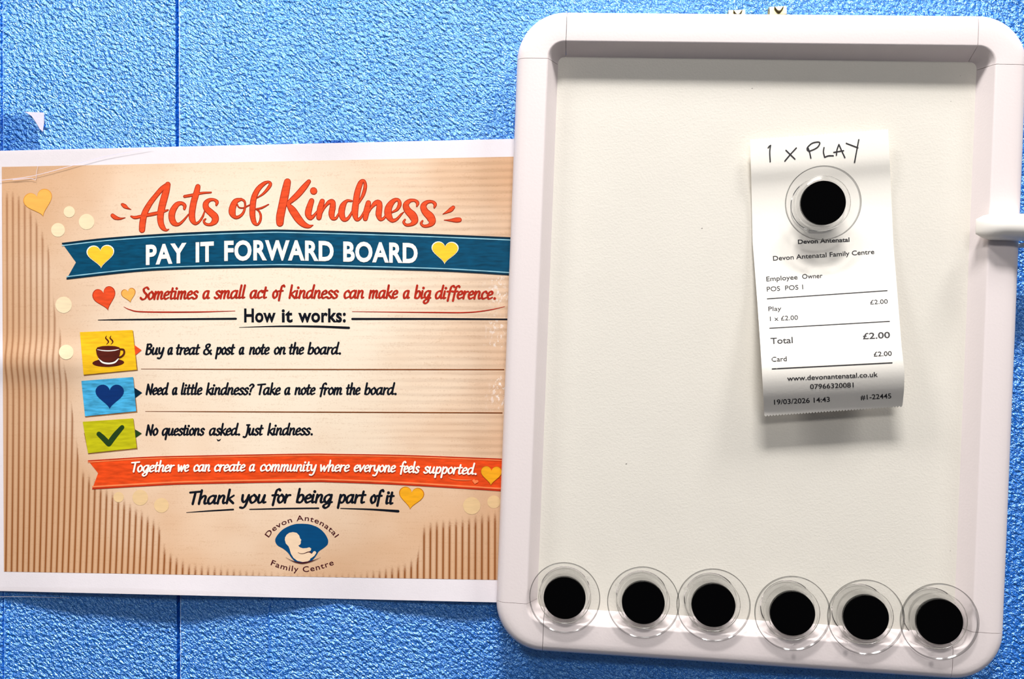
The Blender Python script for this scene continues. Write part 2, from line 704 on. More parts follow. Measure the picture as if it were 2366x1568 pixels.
def poster_h(x, z):
    s, t = st(x, z)
    k = min(1.15, max(0.0, (t - 860) / 510.0))
    h = lin([(0, 0.0010), (1, 0.0010)], 0) + (interp(BOT, s) - 0.001) * k ** 1.7
    k2 = max(0.0, 1 - (t - 325) / 120.0)
    h += (interp(TOPH, s) - 0.0007) * k2 * k2
    h += 0.0018 * exp(-((s - 80) / 150.0) ** 2 - ((t - 835) / 38.0) ** 2)
    return h


poster = empty('poster', unp(560, 870, 0.0), 'printed cardboard-look poster about kindness taped to the blue wall, left of the whiteboard', 'poster')
PO = poster.location.copy()
LAYER = 0.00007


def sheet(name, corners, nx, ny, material, parent, off, hf, back=None, origin=None, thickness=0.0):
    """bilinear sheet between four marks (tl, tr, br, bl), following a paper surface"""
    tl, tr, br, bl = corners
    v, f = [], []
    for j in range(ny + 1):
        for i in range(nx + 1):
            a, b = i / nx, j / ny
            px = lerp(lerp(tl[0], tr[0], a), lerp(bl[0], br[0], a), b)
            py = lerp(lerp(tl[1], tr[1], a), lerp(bl[1], br[1], a), b)
            v.append(onto(px, py, hf, off))
    for j in range(ny):
        for i in range(nx):
            k = j * (nx + 1) + i
            f.append((k, k + nx + 1, k + nx + 2, k + 1))
    o = mesh_obj(name, v, f, material, parent, smooth=True, origin=origin)
    if thickness:
        s = o.modifiers.new('thick', 'SOLIDIFY')
        s.thickness = thickness
        s.offset = -1
        o.modifiers.new('sharp', 'EDGE_SPLIT').split_angle = radians(40)
    return o


def put(name, flat, material, layer, parent=poster, hf=poster_h, origin=PO, base=0.0):
    fv, fc = flat.merged() if flat.strokes else (flat.v, flat.f)
    up = {} if flat.strokes else flat.lift
    v = [onto(x, y, hf, base + LAYER * layer + up.get(i, 0.0)) for i, (x, y) in enumerate(fv)]
    o = mesh_obj(name, v, fc, material, parent, origin=origin)
    # every face looks into the room
    me = o.data
    flip = [p.index for p in me.polygons if p.normal.y > 0]
    if flip:
        bm = bmesh.new()
        bm.from_mesh(me)
        bm.faces.ensure_lookup_table()
        bmesh.ops.reverse_faces(bm, faces=[bm.faces[i] for i in flip])
        bm.to_mesh(me)
        bm.free()
    return o


sheet('paper_sheet', ((-36, 349), (1236, 319.5), (1236, 1393), (-36, 1364)), 64, 56, PAPER, poster, 0.0, poster_h, origin=PO, thickness=0.00018)


def card_mat():
    """printed corrugated cardboard: cream centre, tan rim, printed flute lines along the left and the bottom"""
    m, nt, b = base_mat('printed_cardboard')
    N, L = nt.nodes, nt.links

    def math(op, a, bb=None, c=None):
        n = N.new('ShaderNodeMath')
        n.operation = op
        for i, q in enumerate((a, bb, c)):
            if q is None:
                continue
            if isinstance(q, (int, float)):
                n.inputs[i].default_value = q
            else:
                L.new(q, n.inputs[i])
        return n.outputs[0]

    def rng(val, a, bb, c=0.0, d=1.0, smooth=True):
        n = N.new('ShaderNodeMapRange')
        n.interpolation_type = 'SMOOTHSTEP' if smooth else 'LINEAR'
        L.new(val, n.inputs['Value'])
        for k, q in zip(('From Min', 'From Max', 'To Min', 'To Max'), (a, bb, c, d)):
            n.inputs[k].default_value = q
        return n.outputs[0]

    tc = N.new('ShaderNodeTexCoord')
    sp = N.new('ShaderNodeSeparateXYZ')
    L.new(tc.outputs['Object'], sp.inputs[0])
    X, Z = sp.outputs['X'], sp.outputs['Z']
    # paper coordinates, 0..1 across and 0..1 down the sheet (metres on the paper)
    A, Bq = unp(0, 860), unp(1200, 860)
    T, Bo = unp(560, 380), unp(560, 1330)
    U = math('DIVIDE', math('SUBTRACT', X, A.x - PO.x), Bq.x - A.x)
    V = math('DIVIDE', math('SUBTRACT', Z, T.z - PO.z), Bo.z - T.z)

    def noise(scale, detail=3, rough=0.55):
        mp = N.new('ShaderNodeMapping')
        mp.inputs['Scale'].default_value = scale
        L.new(tc.outputs['Object'], mp.inputs[0])
        n = N.new('ShaderNodeTexNoise')
        n.inputs['Scale'].default_value = 1
        n.inputs['Detail'].default_value = detail
        n.inputs['Roughness'].default_value = rough
        L.new(mp.outputs[0], n.inputs['Vector'])
        return n.outputs['Fac']

    grain = noise((1400, 1400, 2000), 2)
    streak = noise((60, 60, 900), 4)
    soft = noise((22, 22, 30), 2)
    # printed flute lines
    fc = N.new('ShaderNodeFloatCurve')
    cv = fc.mapping.curves[0]
    tab = [(0, 430), (40, 432), (70, 455), (100, 510), (122, 560), (135, 700), (150, 760), (185, 980), (200, 1080), (250, 1118), (330, 1165), (390, 1202),
           (408, 1262), (460, 1292), (560, 1306), (700, 1318), (840, 1316), (900, 1300), (950, 1286), (975, 1270), (985, 1205), (1010, 1190), (1080, 1182), (1160, 1165)]
    pts = [(s / 1200.0, (t - 380) / 950.0) for s, t in tab]
    cv.points[0].location = (0, pts[0][1])
    cv.points[1].location = (1, pts[-1][1])
    for q in pts[1:]:
        cv.points.new(*q)
    for q in cv.points:
        q.handle_type = 'VECTOR'
    fc.mapping.use_clip = False
    fc.mapping.update()
    L.new(U, fc.inputs['Value'])
    d = math('SUBTRACT', math('ADD', V, math('MULTIPLY', math('SUBTRACT', grain, 0.5), 0.02)), fc.outputs[0])
    mask = rng(d, -0.004, 0.03)
    ph = math('FRACT', math('MULTIPLY', U, 1200 / 14.25))
    tri = math('ABSOLUTE', math('SUBTRACT', ph, 0.5))          # 0 in the line, .5 between two lines
    core = rng(tri, 0.07, 0.20, 1.0, 0.0)
    shade = rng(tri, 0.10, 0.42, 1.0, 0.0)
    low = rng(V, 0.35, 1.0)
    line = math('MULTIPLY', mask, math('ADD', math('MULTIPLY', core, 0.62), math('MULTIPLY', shade, 0.38)))
    line = math('MULTIPLY', line, math('MULTIPLY_ADD', low, 0.35, 0.60))
    # printed horizontal lines, right half
    ph2 = math('FRACT', math('MULTIPLY', V, 950 / 16.3))
    t2 = math('ABSOLUTE', math('SUBTRACT', ph2, 0.5))
    hl = math('MULTIPLY', rng(t2, 0.05, 0.40, 1.0, 0.0), rng(U, 0.62, 0.95))
    hl = math('MULTIPLY', hl, rng(V, 0.70, 0.82, 1.0, 0.0))
    hl = math('MULTIPLY', hl, math('MULTIPLY', streak, 0.42))
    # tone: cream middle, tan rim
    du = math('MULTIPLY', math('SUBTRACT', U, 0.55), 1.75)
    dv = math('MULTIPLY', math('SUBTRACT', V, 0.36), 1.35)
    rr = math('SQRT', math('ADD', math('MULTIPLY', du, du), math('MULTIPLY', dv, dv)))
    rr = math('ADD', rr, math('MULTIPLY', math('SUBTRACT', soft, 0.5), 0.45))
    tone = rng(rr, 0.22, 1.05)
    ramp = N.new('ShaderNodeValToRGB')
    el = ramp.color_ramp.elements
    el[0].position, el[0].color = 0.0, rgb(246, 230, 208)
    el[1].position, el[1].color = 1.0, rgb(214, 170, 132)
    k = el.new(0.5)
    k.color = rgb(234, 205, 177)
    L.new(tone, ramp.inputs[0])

    def mix(fac, c1, c2):
        n = N.new('ShaderNodeMix')
        n.data_type = 'RGBA'
        if isinstance(fac, (int, float)):
            n.inputs[0].default_value = fac
        else:
            L.new(fac, n.inputs[0])
        for i, c in ((6, c1), (7, c2)):
            if isinstance(c, tuple):
                n.inputs[i].default_value = c
            else:
                L.new(c, n.inputs[i])
        return n.outputs[2]

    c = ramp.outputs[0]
    g = math('ADD', math('MULTIPLY', math('SUBTRACT', grain, 0.5), 1.0), math('MULTIPLY', math('SUBTRACT', streak, 0.5), 0.8))
    gn = rng(g, 0.05, 0.55, 0.0, 0.55, False)
    c = mix(gn, c, rgb(188, 140, 100))
    c = mix(hl, c, rgb(150, 105, 75))
    c = mix(line, c, rgb(140, 78, 28))
    # scuffed ink along the right-hand edge
    sc = noise((700, 700, 500), 5, 0.7)
    near = rng(U, 0.925, 0.975)
    near = math('MULTIPLY', near, rng(noise((40, 40, 55), 1), 0.42, 0.58))
    near = math('MULTIPLY', near, rng(V, 0.16, 0.30))
    near = math('MULTIPLY', near, rng(V, 0.62, 0.55))
    scuff = math('MULTIPLY', near, rng(sc, 0.53, 0.60))
    c = mix(scuff, c, rgb(248, 240, 236))
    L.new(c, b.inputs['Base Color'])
    b.inputs['Roughness'].default_value = 0.55
    b.inputs['Specular IOR Level'].default_value = 0.22
    return m


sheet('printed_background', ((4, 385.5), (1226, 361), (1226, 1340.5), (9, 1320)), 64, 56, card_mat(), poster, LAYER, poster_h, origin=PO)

I_RED = ink('title_red_ink', rgb(228, 78, 38), 0.16)
I_REDLINE = ink('title_outline_ink', rgb(168, 40, 16), 0.1)
I_TAG = ink('tagline_ink', rgb(176, 40, 22), 0.18)
I_TEAL = ink('teal_ribbon_ink', rgb(0, 72, 104), 0.28)
I_TEALDARK = ink('dark_teal_ink', rgb(0, 38, 58), 0.1)
I_TEALPALE = ink('pale_teal_ink', rgb(150, 200, 215), 0.2)
I_ORANGE = ink('orange_ribbon_ink', rgb(228, 74, 24), 0.22)
I_ORANGEDARK = ink('dark_orange_ink', rgb(186, 44, 16), 0.1)
I_ORANGEPALE = ink('pale_orange_ink', rgb(246, 132, 80), 0.1)
I_CREAM = ink('cream_ink', rgb(252, 246, 236), 0.04)
I_BLACK = ink('navy_black_ink', rgb(8, 14, 26), 0.1)
I_YELLOW = ink('yellow_heart_ink', rgb(247, 200, 52), 0.08)
I_GOLD = ink('gold_heart_ink', rgb(240, 168, 32), 0.1)
I_GOLDLINE = ink('gold_outline_ink', rgb(190, 110, 20), 0.1)
I_PEACH = ink('peach_heart_ink', rgb(248, 180, 88), 0.06)
I_PEACHLINE = ink('peach_outline_ink', rgb(222, 150, 60), 0.06)
I_NAVY = ink('navy_ink', rgb(8, 48, 110), 0.1)
I_CARDBLUE = ink('blue_card_ink', rgb(70, 168, 214), 0.35)
I_CARDYEL = ink('yellow_card_ink', rgb(246, 192, 32), 0.14)
I_CARDGRN = ink('green_card_ink', rgb(190, 184, 20), 0.16)
I_TICK = ink('tick_ink', rgb(34, 62, 24), 0.1)
I_BROWN = ink('cup_ink', rgb(84, 28, 18), 0.2)
I_SHADE = ink('brown_card_edge_ink', rgb(150, 106, 66), 0.2)
I_RULE = ink('brown_rule_ink', rgb(120, 62, 22), 0.2)
I_SPOT = ink('pale_spot_ink', rgb(242, 222, 184), 0.05)
I_SPOTLOW = ink('tan_spot_ink', rgb(228, 194, 146), 0.05)
I_LOGO = ink('logo_blue_ink', rgb(0, 70, 118), 0.08)
I_LOGOTXT = ink('logo_text_ink', rgb(70, 18, 26), 0.1)
I_PAPERTONE = ink('logo_paper_tone_ink', rgb(240, 210, 178), 0.06)


# ---- pale out-of-focus dots printed on the card
for x, y, r in ((160, 489, 13), (200, 512, 18), (134, 531, 16), (147, 704, 19), (153, 813, 17), (324, 1149, 18), (274, 1148, 12), (373, 1167, 17), (1090, 1168, 20), (1141, 1159, 15)):
    put('light_spot', Flat().disc(x, y, r, r, 28), I_SPOT if y < 900 else I_SPOTLOW, 2.0)

# ---- loose hearts
def heart(name, cx, cy, w, h, rot, fill, outline, layer, parent=poster, grow=2.2):
    o = put(name, Flat().poly(heart_pts(cx, cy, w + 2 * grow, h + 2 * grow, rot), 14), outline, layer, parent)
    put('heart_fill', Flat().poly(heart_pts(cx, cy, w - 1, h - 1, rot), 14), fill, layer + 1, o if parent is poster else parent)
    return o


heart('heart_print', 91, 471, 66, 60, -0.30, I_PEACH, I_PEACHLINE, 2, grow=1.0)
heart('heart_print', 243, 691, 52, 53, -0.26, I_RED, I_REDLINE, 2, grow=1.0)
heart('heart_print', 298, 683, 32, 32, -0.22, I_PEACH, I_GOLDLINE, 2, grow=0.9)
heart('heart_print', 950, 1151, 56, 50, 0.10, I_GOLD, I_GOLDLINE, 2, grow=1.2)

# ---- title lettering, brush strokes (x, y, half width) in enlarged survey sheets
T5 = [
    [(872, 188, 22), (795, 250, 30), (720, 335, 30), (640, 440, 33), (575, 560, 38), (548, 680, 40), (540, 775, 38)],
    [(868, 198, 34), (842, 300, 43), (800, 450, 45), (775, 580, 42), (778, 680, 38), (805, 745, 32), (845, 778, 16), (880, 768, 5)],
    [(402, 603, 10), (450, 618, 19), (540, 600, 19), (680, 573, 22), (800, 545, 18), (870, 522, 9)],
    [(1078, 508, 15), (1082, 465, 22), (1042, 436, 22), (982, 455, 32), (928, 540, 40), (918, 620, 40), (945, 685, 36), (1000, 705, 20), (1060, 662, 14), (1130, 580, 8)],
    [(1250, 225, 32), (1230, 310, 38), (1195, 430, 40), (1175, 560, 40), (1180, 640, 38), (1215, 692, 22), (1262, 675, 14), (1308, 612, 12), (1335, 540, 8)],
    [(1080, 350, 17), (1180, 332, 18), (1300, 307, 14), (1418, 299, 9)],
    [(1485, 460, 12), (1492, 420, 22), (1455, 392, 17), (1395, 397, 24), (1352, 440, 35), (1358, 500, 38), (1420, 560, 42), (1468, 610, 44), (1463, 665, 40), (1410, 706, 20), (1350, 700, 16), (1325, 662, 13), (1348, 636, 9)],
    [(290, 452, 18), (322, 475, 25), (360, 500, 12), (400, 515, 2)],
    [(165, 592, 24), (200, 618, 26), (260, 632, 14), (328, 620, 2)],
    [(1800, 385, 16), (1730, 412, 34), (1692, 490, 42), (1688, 560, 42), (1722, 612, 24), (1772, 608, 19), (1825, 560, 15), (1850, 480, 12), (1842, 412, 13), (1800, 385, 15)],
    [(1745, 440, 8), (1772, 488, 8), (1830, 495, 8), (1895, 465, 8), (1925, 450, 5)],
    [(2000, 370, 6), (2085, 312, 14), (2148, 240, 20), (2172, 192, 20), (2148, 166, 15), (2088, 188, 24), (2012, 262, 32), (1962, 370, 36), (1945, 500, 38), (1946, 600, 35), (1968, 680, 28), (2005, 708, 14), (2038, 670, 14), (2050, 600, 14), (2030, 542, 11), (1990, 512, 7)],
    [(1985, 512, 9), (2060, 496, 12), (2148, 452, 6)],
]
T6 = [
    [(180, 122, 32), (160, 220, 38), (132, 350, 38), (112, 450, 38), (109, 510, 34)],
    [(382, 118, 19), (340, 170, 27), (270, 250, 28), (188, 322, 20)],
    [(185, 335, 18), (228, 390, 34), (282, 470, 35), (330, 520, 28), (380, 541, 18), (420, 531, 4)],
    [(408, 300, 24), (385, 370, 30), (376, 425, 30), (396, 462, 21), (430, 440, 14), (458, 402, 8)],
    [(426, 206, 33), (428, 210, 33)],
    [(508, 305, 24), (488, 375, 28), (477, 458, 25)],
    [(490, 440, 8), (530, 360, 12), (572, 314, 19), (604, 312, 25), (606, 360, 28), (596, 420, 28), (606, 462, 21), (638, 464, 13), (664, 420, 8)],
    [(785, 302, 9), (740, 302, 14), (702, 350, 28), (690, 420, 30), (712, 474, 22), (752, 464, 14), (800, 390, 10)],
    [(852, 322, 8), (894, 242, 16), (914, 162, 16), (900, 114, 14), (870, 132, 23), (840, 220, 28), (825, 320, 30), (816, 410, 30), (832, 476, 17), (870, 460, 12), (904, 400, 8)],
    [(943, 320, 24), (925, 400, 28), (914, 468, 23)],
    [(930, 440, 8), (965, 372, 12), (1010, 322, 22), (1044, 322, 26), (1046, 370, 28), (1040, 430, 28), (1056, 474, 17), (1090, 463, 12), (1114, 420, 8)],
    [(1165, 410, 7), (1215, 380, 14), (1238, 330, 18), (1222, 292, 15), (1180, 302, 22), (1136, 360, 32), (1130, 430, 34), (1165, 484, 20), (1210, 474, 13), (1250, 430, 9), (1277, 406, 3)],
    [(1400, 352, 7), (1406, 320, 16), (1378, 297, 13), (1330, 302, 18), (1297, 340, 28), (1312, 390, 32), (1360, 440, 38), (1378, 488, 33), (1350, 522, 17), (1300, 528, 13), (1275, 502, 11), (1288, 478, 8)],
    [(1565, 364, 8), (1571, 332, 16), (1543, 309, 13), (1495, 314, 18), (1462, 350, 28), (1477, 400, 32), (1525, 450, 38), (1543, 498, 33), (1515, 532, 17), (1465, 538, 13), (1440, 514, 11), (1453, 490, 8)],
    [(1743, 362, 16), (1720, 384, 20), (1685, 406, 12), (1644, 427, 2)],
    [(1800, 480, 22), (1765, 482, 22), (1710, 484, 10), (1657, 482, 2)],
]
fo, ff = Flat(), Flat()
for strokes, ox, oy, k in ((T5, 230, 390, 5.502), (T6, 620, 390, 4.079)):
    for s in strokes:
        q = catmull([(ox + x / k, oy + y / k, w / k) for x, y, w in s], 8)
        fo.ribbon([(x, y, max(w + 0.35, 0.7)) for x, y, w in q])
        ff.ribbon([(x, y, max(w - 1.15, 0.1)) for x, y, w in q])
title = put('title_lettering', fo, I_REDLINE, 2)
put('lettering_fill', ff, I_RED, 3, title)

# ---- pen-drawn lower-case alphabet (units: x-height 1, baseline 0), one list of strokes per letter
G = {
    'a': (.76, [[(.57, .88), (.38, 1.0), (.15, .8), (.07, .38), (.18, .03), (.38, .12), (.54, .55), (.6, .98)], [(.6, .98), (.55, .4), (.6, .06), (.76, .1)]]),
    'b': (.68, [[(.14, 1.7), (.11, .8), (.1, .08)], [(.1, .5), (.3, .95), (.52, .86), (.56, .42), (.4, .04), (.1, .08)]]),
    'c': (.56, [[(.5, .8), (.36, 1.0), (.13, .75), (.08, .35), (.22, .02), (.52, .17)]]),
    'd': (.76, [[(.57, .88), (.38, 1.0), (.15, .8), (.07, .38), (.18, .03), (.38, .12), (.55, .55)], [(.64, 1.72), (.57, .6), (.6, .08), (.76, .1)]]),
    'e': (.58, [[(.1, .46), (.42, .6), (.48, .84), (.33, 1.0), (.13, .76), (.08, .32), (.24, .02), (.54, .2)]]),
    'f': (.5, [[(.62, 1.56), (.5, 1.7), (.33, 1.5), (.26, .8), (.2, -.28)], [(.02, .93), (.52, .98)]]),
    'g': (.72, [[(.57, .88), (.38, 1.0), (.15, .8), (.07, .42), (.18, .1), (.38, .18), (.55, .6)], [(.61, .98), (.57, .2), (.5, -.4), (.27, -.64), (.08, -.45), (.22, -.18), (.74, .1)]]),
    'h': (.7, [[(.14, 1.7), (.1, .03)], [(.1, .48), (.34, .98), (.52, .88), (.5, .3), (.56, .05), (.7, .1)]]),
    'i': (.32, [[(.11, .98), (.08, .3), (.13, .04), (.28, .12)], [(.16, 1.38), (.165, 1.37)]]),
    'k': (.62, [[(.14, 1.7), (.1, .03)], [(.54, .97), (.13, .5)], [(.2, .54), (.58, .03)]]),
    'l': (.32, [[(.15, 1.7), (.1, .4), (.14, .05), (.3, .12)]]),
    'm': (.95, [[(.11, .98), (.08, .03)], [(.09, .5), (.28, .96), (.43, .86), (.4, .03)], [(.41, .5), (.6, .97), (.76, .86), (.73, .3), (.79, .05), (.93, .1)]]),
    'n': (.68, [[(.11, .98), (.08, .03)], [(.09, .5), (.31, .97), (.49, .86), (.47, .3), (.53, .05), (.67, .1)]]),
    'o': (.62, [[(.34, 1.0), (.12, .77), (.08, .35), (.26, .02), (.49, .25), (.53, .68), (.34, 1.0)]]),
    'p': (.68, [[(.15, .98), (.1, -.62)], [(.13, .5), (.33, .97), (.54, .86), (.56, .42), (.4, .04), (.13, .12)]]),
    'q': (.72, [[(.57, .88), (.38, 1.0), (.15, .8), (.07, .38), (.18, .03), (.38, .12), (.55, .55)], [(.6, .98), (.53, -.62)]]),
    'r': (.47, [[(.11, .98), (.08, .03)], [(.09, .5), (.26, .9), (.46, .95)]]),
    's': (.52, [[(.47, .86), (.3, 1.0), (.13, .82), (.22, .58), (.42, .36), (.38, .09), (.19, .0), (.03, .14)]]),
    't': (.46, [[(.22, 1.42), (.16, .4), (.22, .04), (.42, .12)], [(.0, .95), (.44, 1.01)]]),
    'u': (.7, [[(.11, .98), (.08, .35), (.2, .03), (.4, .22), (.52, .95)], [(.53, .95), (.49, .3), (.55, .05), (.69, .1)]]),
    'v': (.58, [[(.06, .98), (.2, .05)], [(.2, .05), (.54, .98)]]),
    'w': (.86, [[(.06, .98), (.18, .05)], [(.18, .05), (.43, .82)], [(.43, .82), (.53, .05)], [(.53, .05), (.82, .98)]]),
    'y': (.64, [[(.1, .98), (.12, .4), (.28, .12), (.47, .45), (.56, .98)], [(.57, .98), (.48, -.1), (.32, -.58), (.06, -.55)]]),
    'S': (.68, [[(.64, 1.38), (.44, 1.58), (.18, 1.36), (.28, .98), (.55, .6), (.48, .15), (.2, .0), (.0, .2)]]),
    'T': (.74, [[(.0, 1.46), (.86, 1.56)], [(.42, 1.5), (.36, .03)]]),
    'B': (.7, [[(.12, 1.52), (.1, .03)], [(.06, 1.46), (.4, 1.54), (.54, 1.2), (.16, .86)], [(.16, .86), (.54, .74), (.58, .3), (.38, .03), (.1, .06)]]),
    'N': (.8, [[(.09, .03), (.14, 1.5)], [(.14, 1.5), (.6, .06)], [(.6, .06), (.68, 1.55)]]),
    'J': (.6, [[(.26, 1.5), (.6, 1.52)], [(.47, 1.5), (.43, .3), (.3, -.3), (.05, -.28)]]),
    'H': (.82, [[(.12, 1.5), (.1, .03)], [(.62, 1.5), (.6, .03)], [(.11, .8), (.61, .82)]]),
    '&': (.84, [[(.78, .04), (.22, 1.05), (.26, 1.48), (.5, 1.46), (.48, 1.12), (.12, .62), (.12, .14), (.42, .02), (.72, .62)]]),
    '?': (.52, [[(.06, 1.3), (.27, 1.55), (.5, 1.3), (.28, .85), (.24, .45)], [(.2, .06), (.205, .05)]]),
    '.': (.32, [[(.2, .07), (.205, .06)]]),
    ':': (.26, [[(.12, .12), (.125, .11)], [(.12, .85), (.125, .84)]]),
}


def pen_word(flat, word, x0, x1, base, xh, pen=0.105, slant=0.115, upright=False):
    """write one word between x0 and x1; base is a function x -> baseline y"""
    adv, x = [], 0.0
    for ch in word:
        adv.append(x)
        x += G[ch][0]
    lo, hi = 1e9, -1e9
    strokes = []
    for ch, ax in zip(word, adv):
        for s in G[ch][1]:
            q = [(ax + a + b * slant, b) for a, b in s]
            strokes.append(q)
            lo = min(lo, min(p[0] for p in q))
            hi = max(hi, max(p[0] for p in q))
    w = pen * xh
    kx = (x1 - x0 - 2 * w * 0.8) / max(hi - lo, 1e-6)
    for k_letter, (ch, ax) in enumerate(zip(word, adv)):
        one = Flat()
        for s in G[ch][1]:
            q = [(ax + a + b * slant, b) for a, b in s]
            dot = len(q) == 2 and hypot(q[0][0] - q[1][0], q[0][1] - q[1][1]) < 0.05
            pts = [(x0 + w * 0.8 + (a - lo) * kx, b) for a, b in q]
            pts = [(a, base(a) - b * xh) for a, b in pts]
            if dot:
                one.disc(pts[0][0], pts[0][1], w * 1.3, w * 1.3, 14)
                continue
            c = catmull(pts, 6)
            out = []
            for i, p in enumerate(c):
                a, b = c[max(0, i - 1)], c[min(len(c) - 1, i + 1)]
                ang = atan2(b[1] - a[1], b[0] - a[0])
                # broad pen: heavy down-strokes, light joins
                k = 0.70 + 0.42 * abs(sin(ang + 0.45))
                out.append((p[0], p[1], w * k))
            one.ribbon(out)
        n0 = len(flat.v)
        v, fc = one.merged()
        flat.v += v
        flat.f += [tuple(n0 + i for i in q) for q in fc]
        if k_letter % 2:
            for i in range(n0, len(flat.v)):
                flat.lift[i] = 5e-6


def pen_line(name, words, base, xh, material, layer, parent=poster, **k):
    f = Flat()
    b = (lambda x: lin(base, x)) if isinstance(base, list) else (lambda x: base)
    for wd, x0, x1 in words:
        pen_word(f, wd, x0, x1, b, xh, **k)
    return put(name, f, material, layer, parent)


# ---- teal ribbon
t_top = [(143, 561), (250, 549), (411, 538), (600, 531), (680, 531), (881, 536.5), (1011, 541), (1179, 548), (1226, 550.5)]
t_bot = [(153.5, 645), (301, 628.6), (411, 622), (600, 618), (680, 617.7), (881, 622.4), (1035, 627), (1176, 635.5), (1226, 638.5)]


def edge(tab, x):
    return lin(tab, x)


def smooth_tab(tab):
    return [(a, b) for a, b in catmull(tab, 6)]


t_top, t_bot = smooth_tab(t_top), smooth_tab(t_bot)


def ribbon_band(top, bot, notch, inset_t=0.0, inset_b=0.0, x_end=1226, step=9):
    """banner with a swallow-tail at its left end; returns a Flat"""
    f = Flat()
    a, b = [], []
    tl, bl = (top[0][0], top[0][1]), (bot[0][0], bot[0][1])
    pts_t = [p for p in top if p[0] > notch[0] + 1]
    n = 120
    xs = [lerp(notch[0], x_end, i / n) for i in range(n + 1)]
    up = [(x, lin(top, x) + inset_t) for x in xs]
    dn = [(x, lin(bot, x) - inset_b) for x in xs]
    f.band(up, dn)
    # the two tails
    m = 8
    for e, corner, ins in ((top, tl, inset_t), (bot, bl, -inset_b)):
        A = [(lerp(corner[0], notch[0], i / m), 0) for i in range(m + 1)]
        outer = [(x, lin(e, x) + ins) for x, _ in A]
        inner = [(lerp(corner[0], notch[0], i / m), lerp(outer[0][1], notch[1], i / m)) for i in range(m + 1)]
        f.band(outer, inner) if e is top else f.band(inner, outer)
    return f


ribbon = put('teal_ribbon', ribbon_band(t_top, t_bot, (175.5, 605.8)), I_TEAL, 2)
f = Flat()
for tab, sg in ((t_top, 1), (t_bot, -1)):
    f.ribbon([(x, y + sg * 1.4, 1.7) for x, y in tab], False, False)
put('ribbon_border', f, I_TEALDARK, 3, ribbon)
f = Flat()
for tab, sg in ((t_top, 1), (t_bot, -1)):
    f.ribbon([(x, y + sg * 6.2, 1.15) for x, y in tab], False, False)
put('ribbon_piping', f, I_TEALPALE, 3, ribbon)
heart('heart_print', 232.5, 593, 61, 51, -0.05, I_YELLOW, I_CREAM, 4, ribbon, grow=1.6)
heart('heart_print', 1028, 584, 60, 50, 0.03, I_YELLOW, I_CREAM, 4, ribbon, grow=1.4)

# ---- upright lettering from the built-in typeface, set word by word on a base line
_glyphs = {}


def type_word(text, bold=0.0, track=1.0):
    key = (text, bold, track)
    if key in _glyphs:
        return _glyphs[key]
    cu = bpy.data.curves.new('lettering', 'FONT')
    cu.body = text
    cu.size = 1.0
    cu.offset = bold
    cu.space_character = track
    cu.resolution_u = 4
    o = bpy.data.objects.new('lettering', cu)
    COL.objects.link(o)
    dg = bpy.context.evaluated_depsgraph_get()
    me = bpy.data.meshes.new_from_object(o.evaluated_get(dg))
    v = [(q.co.x, q.co.y) for q in me.vertices]
    fc = [tuple(p.vertices) for p in me.polygons]
    bpy.data.objects.remove(o)
    bpy.data.curves.remove(cu)
    bpy.data.meshes.remove(me)
    _glyphs[key] = (v, fc)
    return v, fc


CAPH = 0.727


def set_type(flat, text, a, b, cap, bold=0.0, track=1.0, shear=0.0, curve=None):
    """text from mark a to mark b (its base line), capitals cap marks high"""
    v, fc = type_word(text, bold, track)
    lo, hi = min(p[0] for p in v), max(p[0] for p in v)
    n0 = len(flat.v)
    dx, dy = b[0] - a[0], b[1] - a[1]
    l = hypot(dx, dy)
    ux, uy = dx / l, dy / l
    for x, y in v:
        u = (x - lo) / (hi - lo) * l
        w = y / CAPH * cap
        u += shear * w
        px, py = a[0] + ux * u + uy * w, a[1] + uy * u - ux * w
        if curve:
            py += curve(px)
        flat.v.append((px, py))
    flat.f += [tuple(n0 + i for i in q) for q in fc]


pib = [(336, 610), (431, 605), (520, 600.5), (600, 599), (690, 599.5), (793, 602), (965, 606)]
f = Flat()
for wd, x0, x1 in (('PAY', 337, 431), ('IT', 452, 494), ('FORWARD', 518, 771), ('BOARD', 793, 965)):
    set_type(f, wd, (x0, 0), (x1, 0), 45, bold=0.036, track=1.06, curve=lambda x: lin(pib, x))
f.v = [(x - (y - 604) * 0.0, y) for x, y in f.v]
put('ribbon_lettering', f, I_CREAM, 4, ribbon)

# ---- tagline
pen_line('tagline_lettering', [('Sometimes', 323, 459), ('a', 468, 485.5), ('small', 494, 568), ('act', 577, 620), ('of', 629, 659), ('kindness', 667, 783),
                               ('can', 794, 842), ('make', 851.6, 920), ('a', 931, 947.5), ('big', 957, 997), ('difference.', 1005, 1145)],
         [(323, 691.5), (470, 689.5), (570, 688.5), (900, 688.5), (1150, 690.5)], 17.5, I_TAG, 2, pen=0.14)
# swooshes and rules
put('red_swoosh', Flat().stroke([(286, 708.5, .5), (300, 715, 1.1), (330, 720, 1.5), (450, 720.5, 1.5), (543, 718, .6)]), I_TAG, 2)
put('red_swoosh', Flat().stroke([(814, 719.5, .6), (1000, 721.5, 1.4), (1080, 721.5, 1.4), (1130, 716, 1.2), (1166, 708, .5)]), I_TAG, 2)
for q in ([(227, 739, .8), (300, 738, 1.7), (545, 736, 2.4)], [(814, 736.5, 2.5), (1000, 736.5, 2.2), (1176, 737.5, 1.8)], [(553, 756, .5), (640, 753.5, 1.6), (730, 754, 2.3), (806, 757, 2.8)]):
    put('heading_rule', Flat().stroke(q, n=12), I_BLACK, 2)
f = Flat()
for wd, x0, x1 in (('How', 564, 637), ('it', 651, 676), ('works:', 689, 799)):
    set_type(f, wd, (x0, 743.2), (x1, 743.0), 31.5, bold=0.03, track=1.05)
put('heading_lettering', f, I_BLACK, 2)

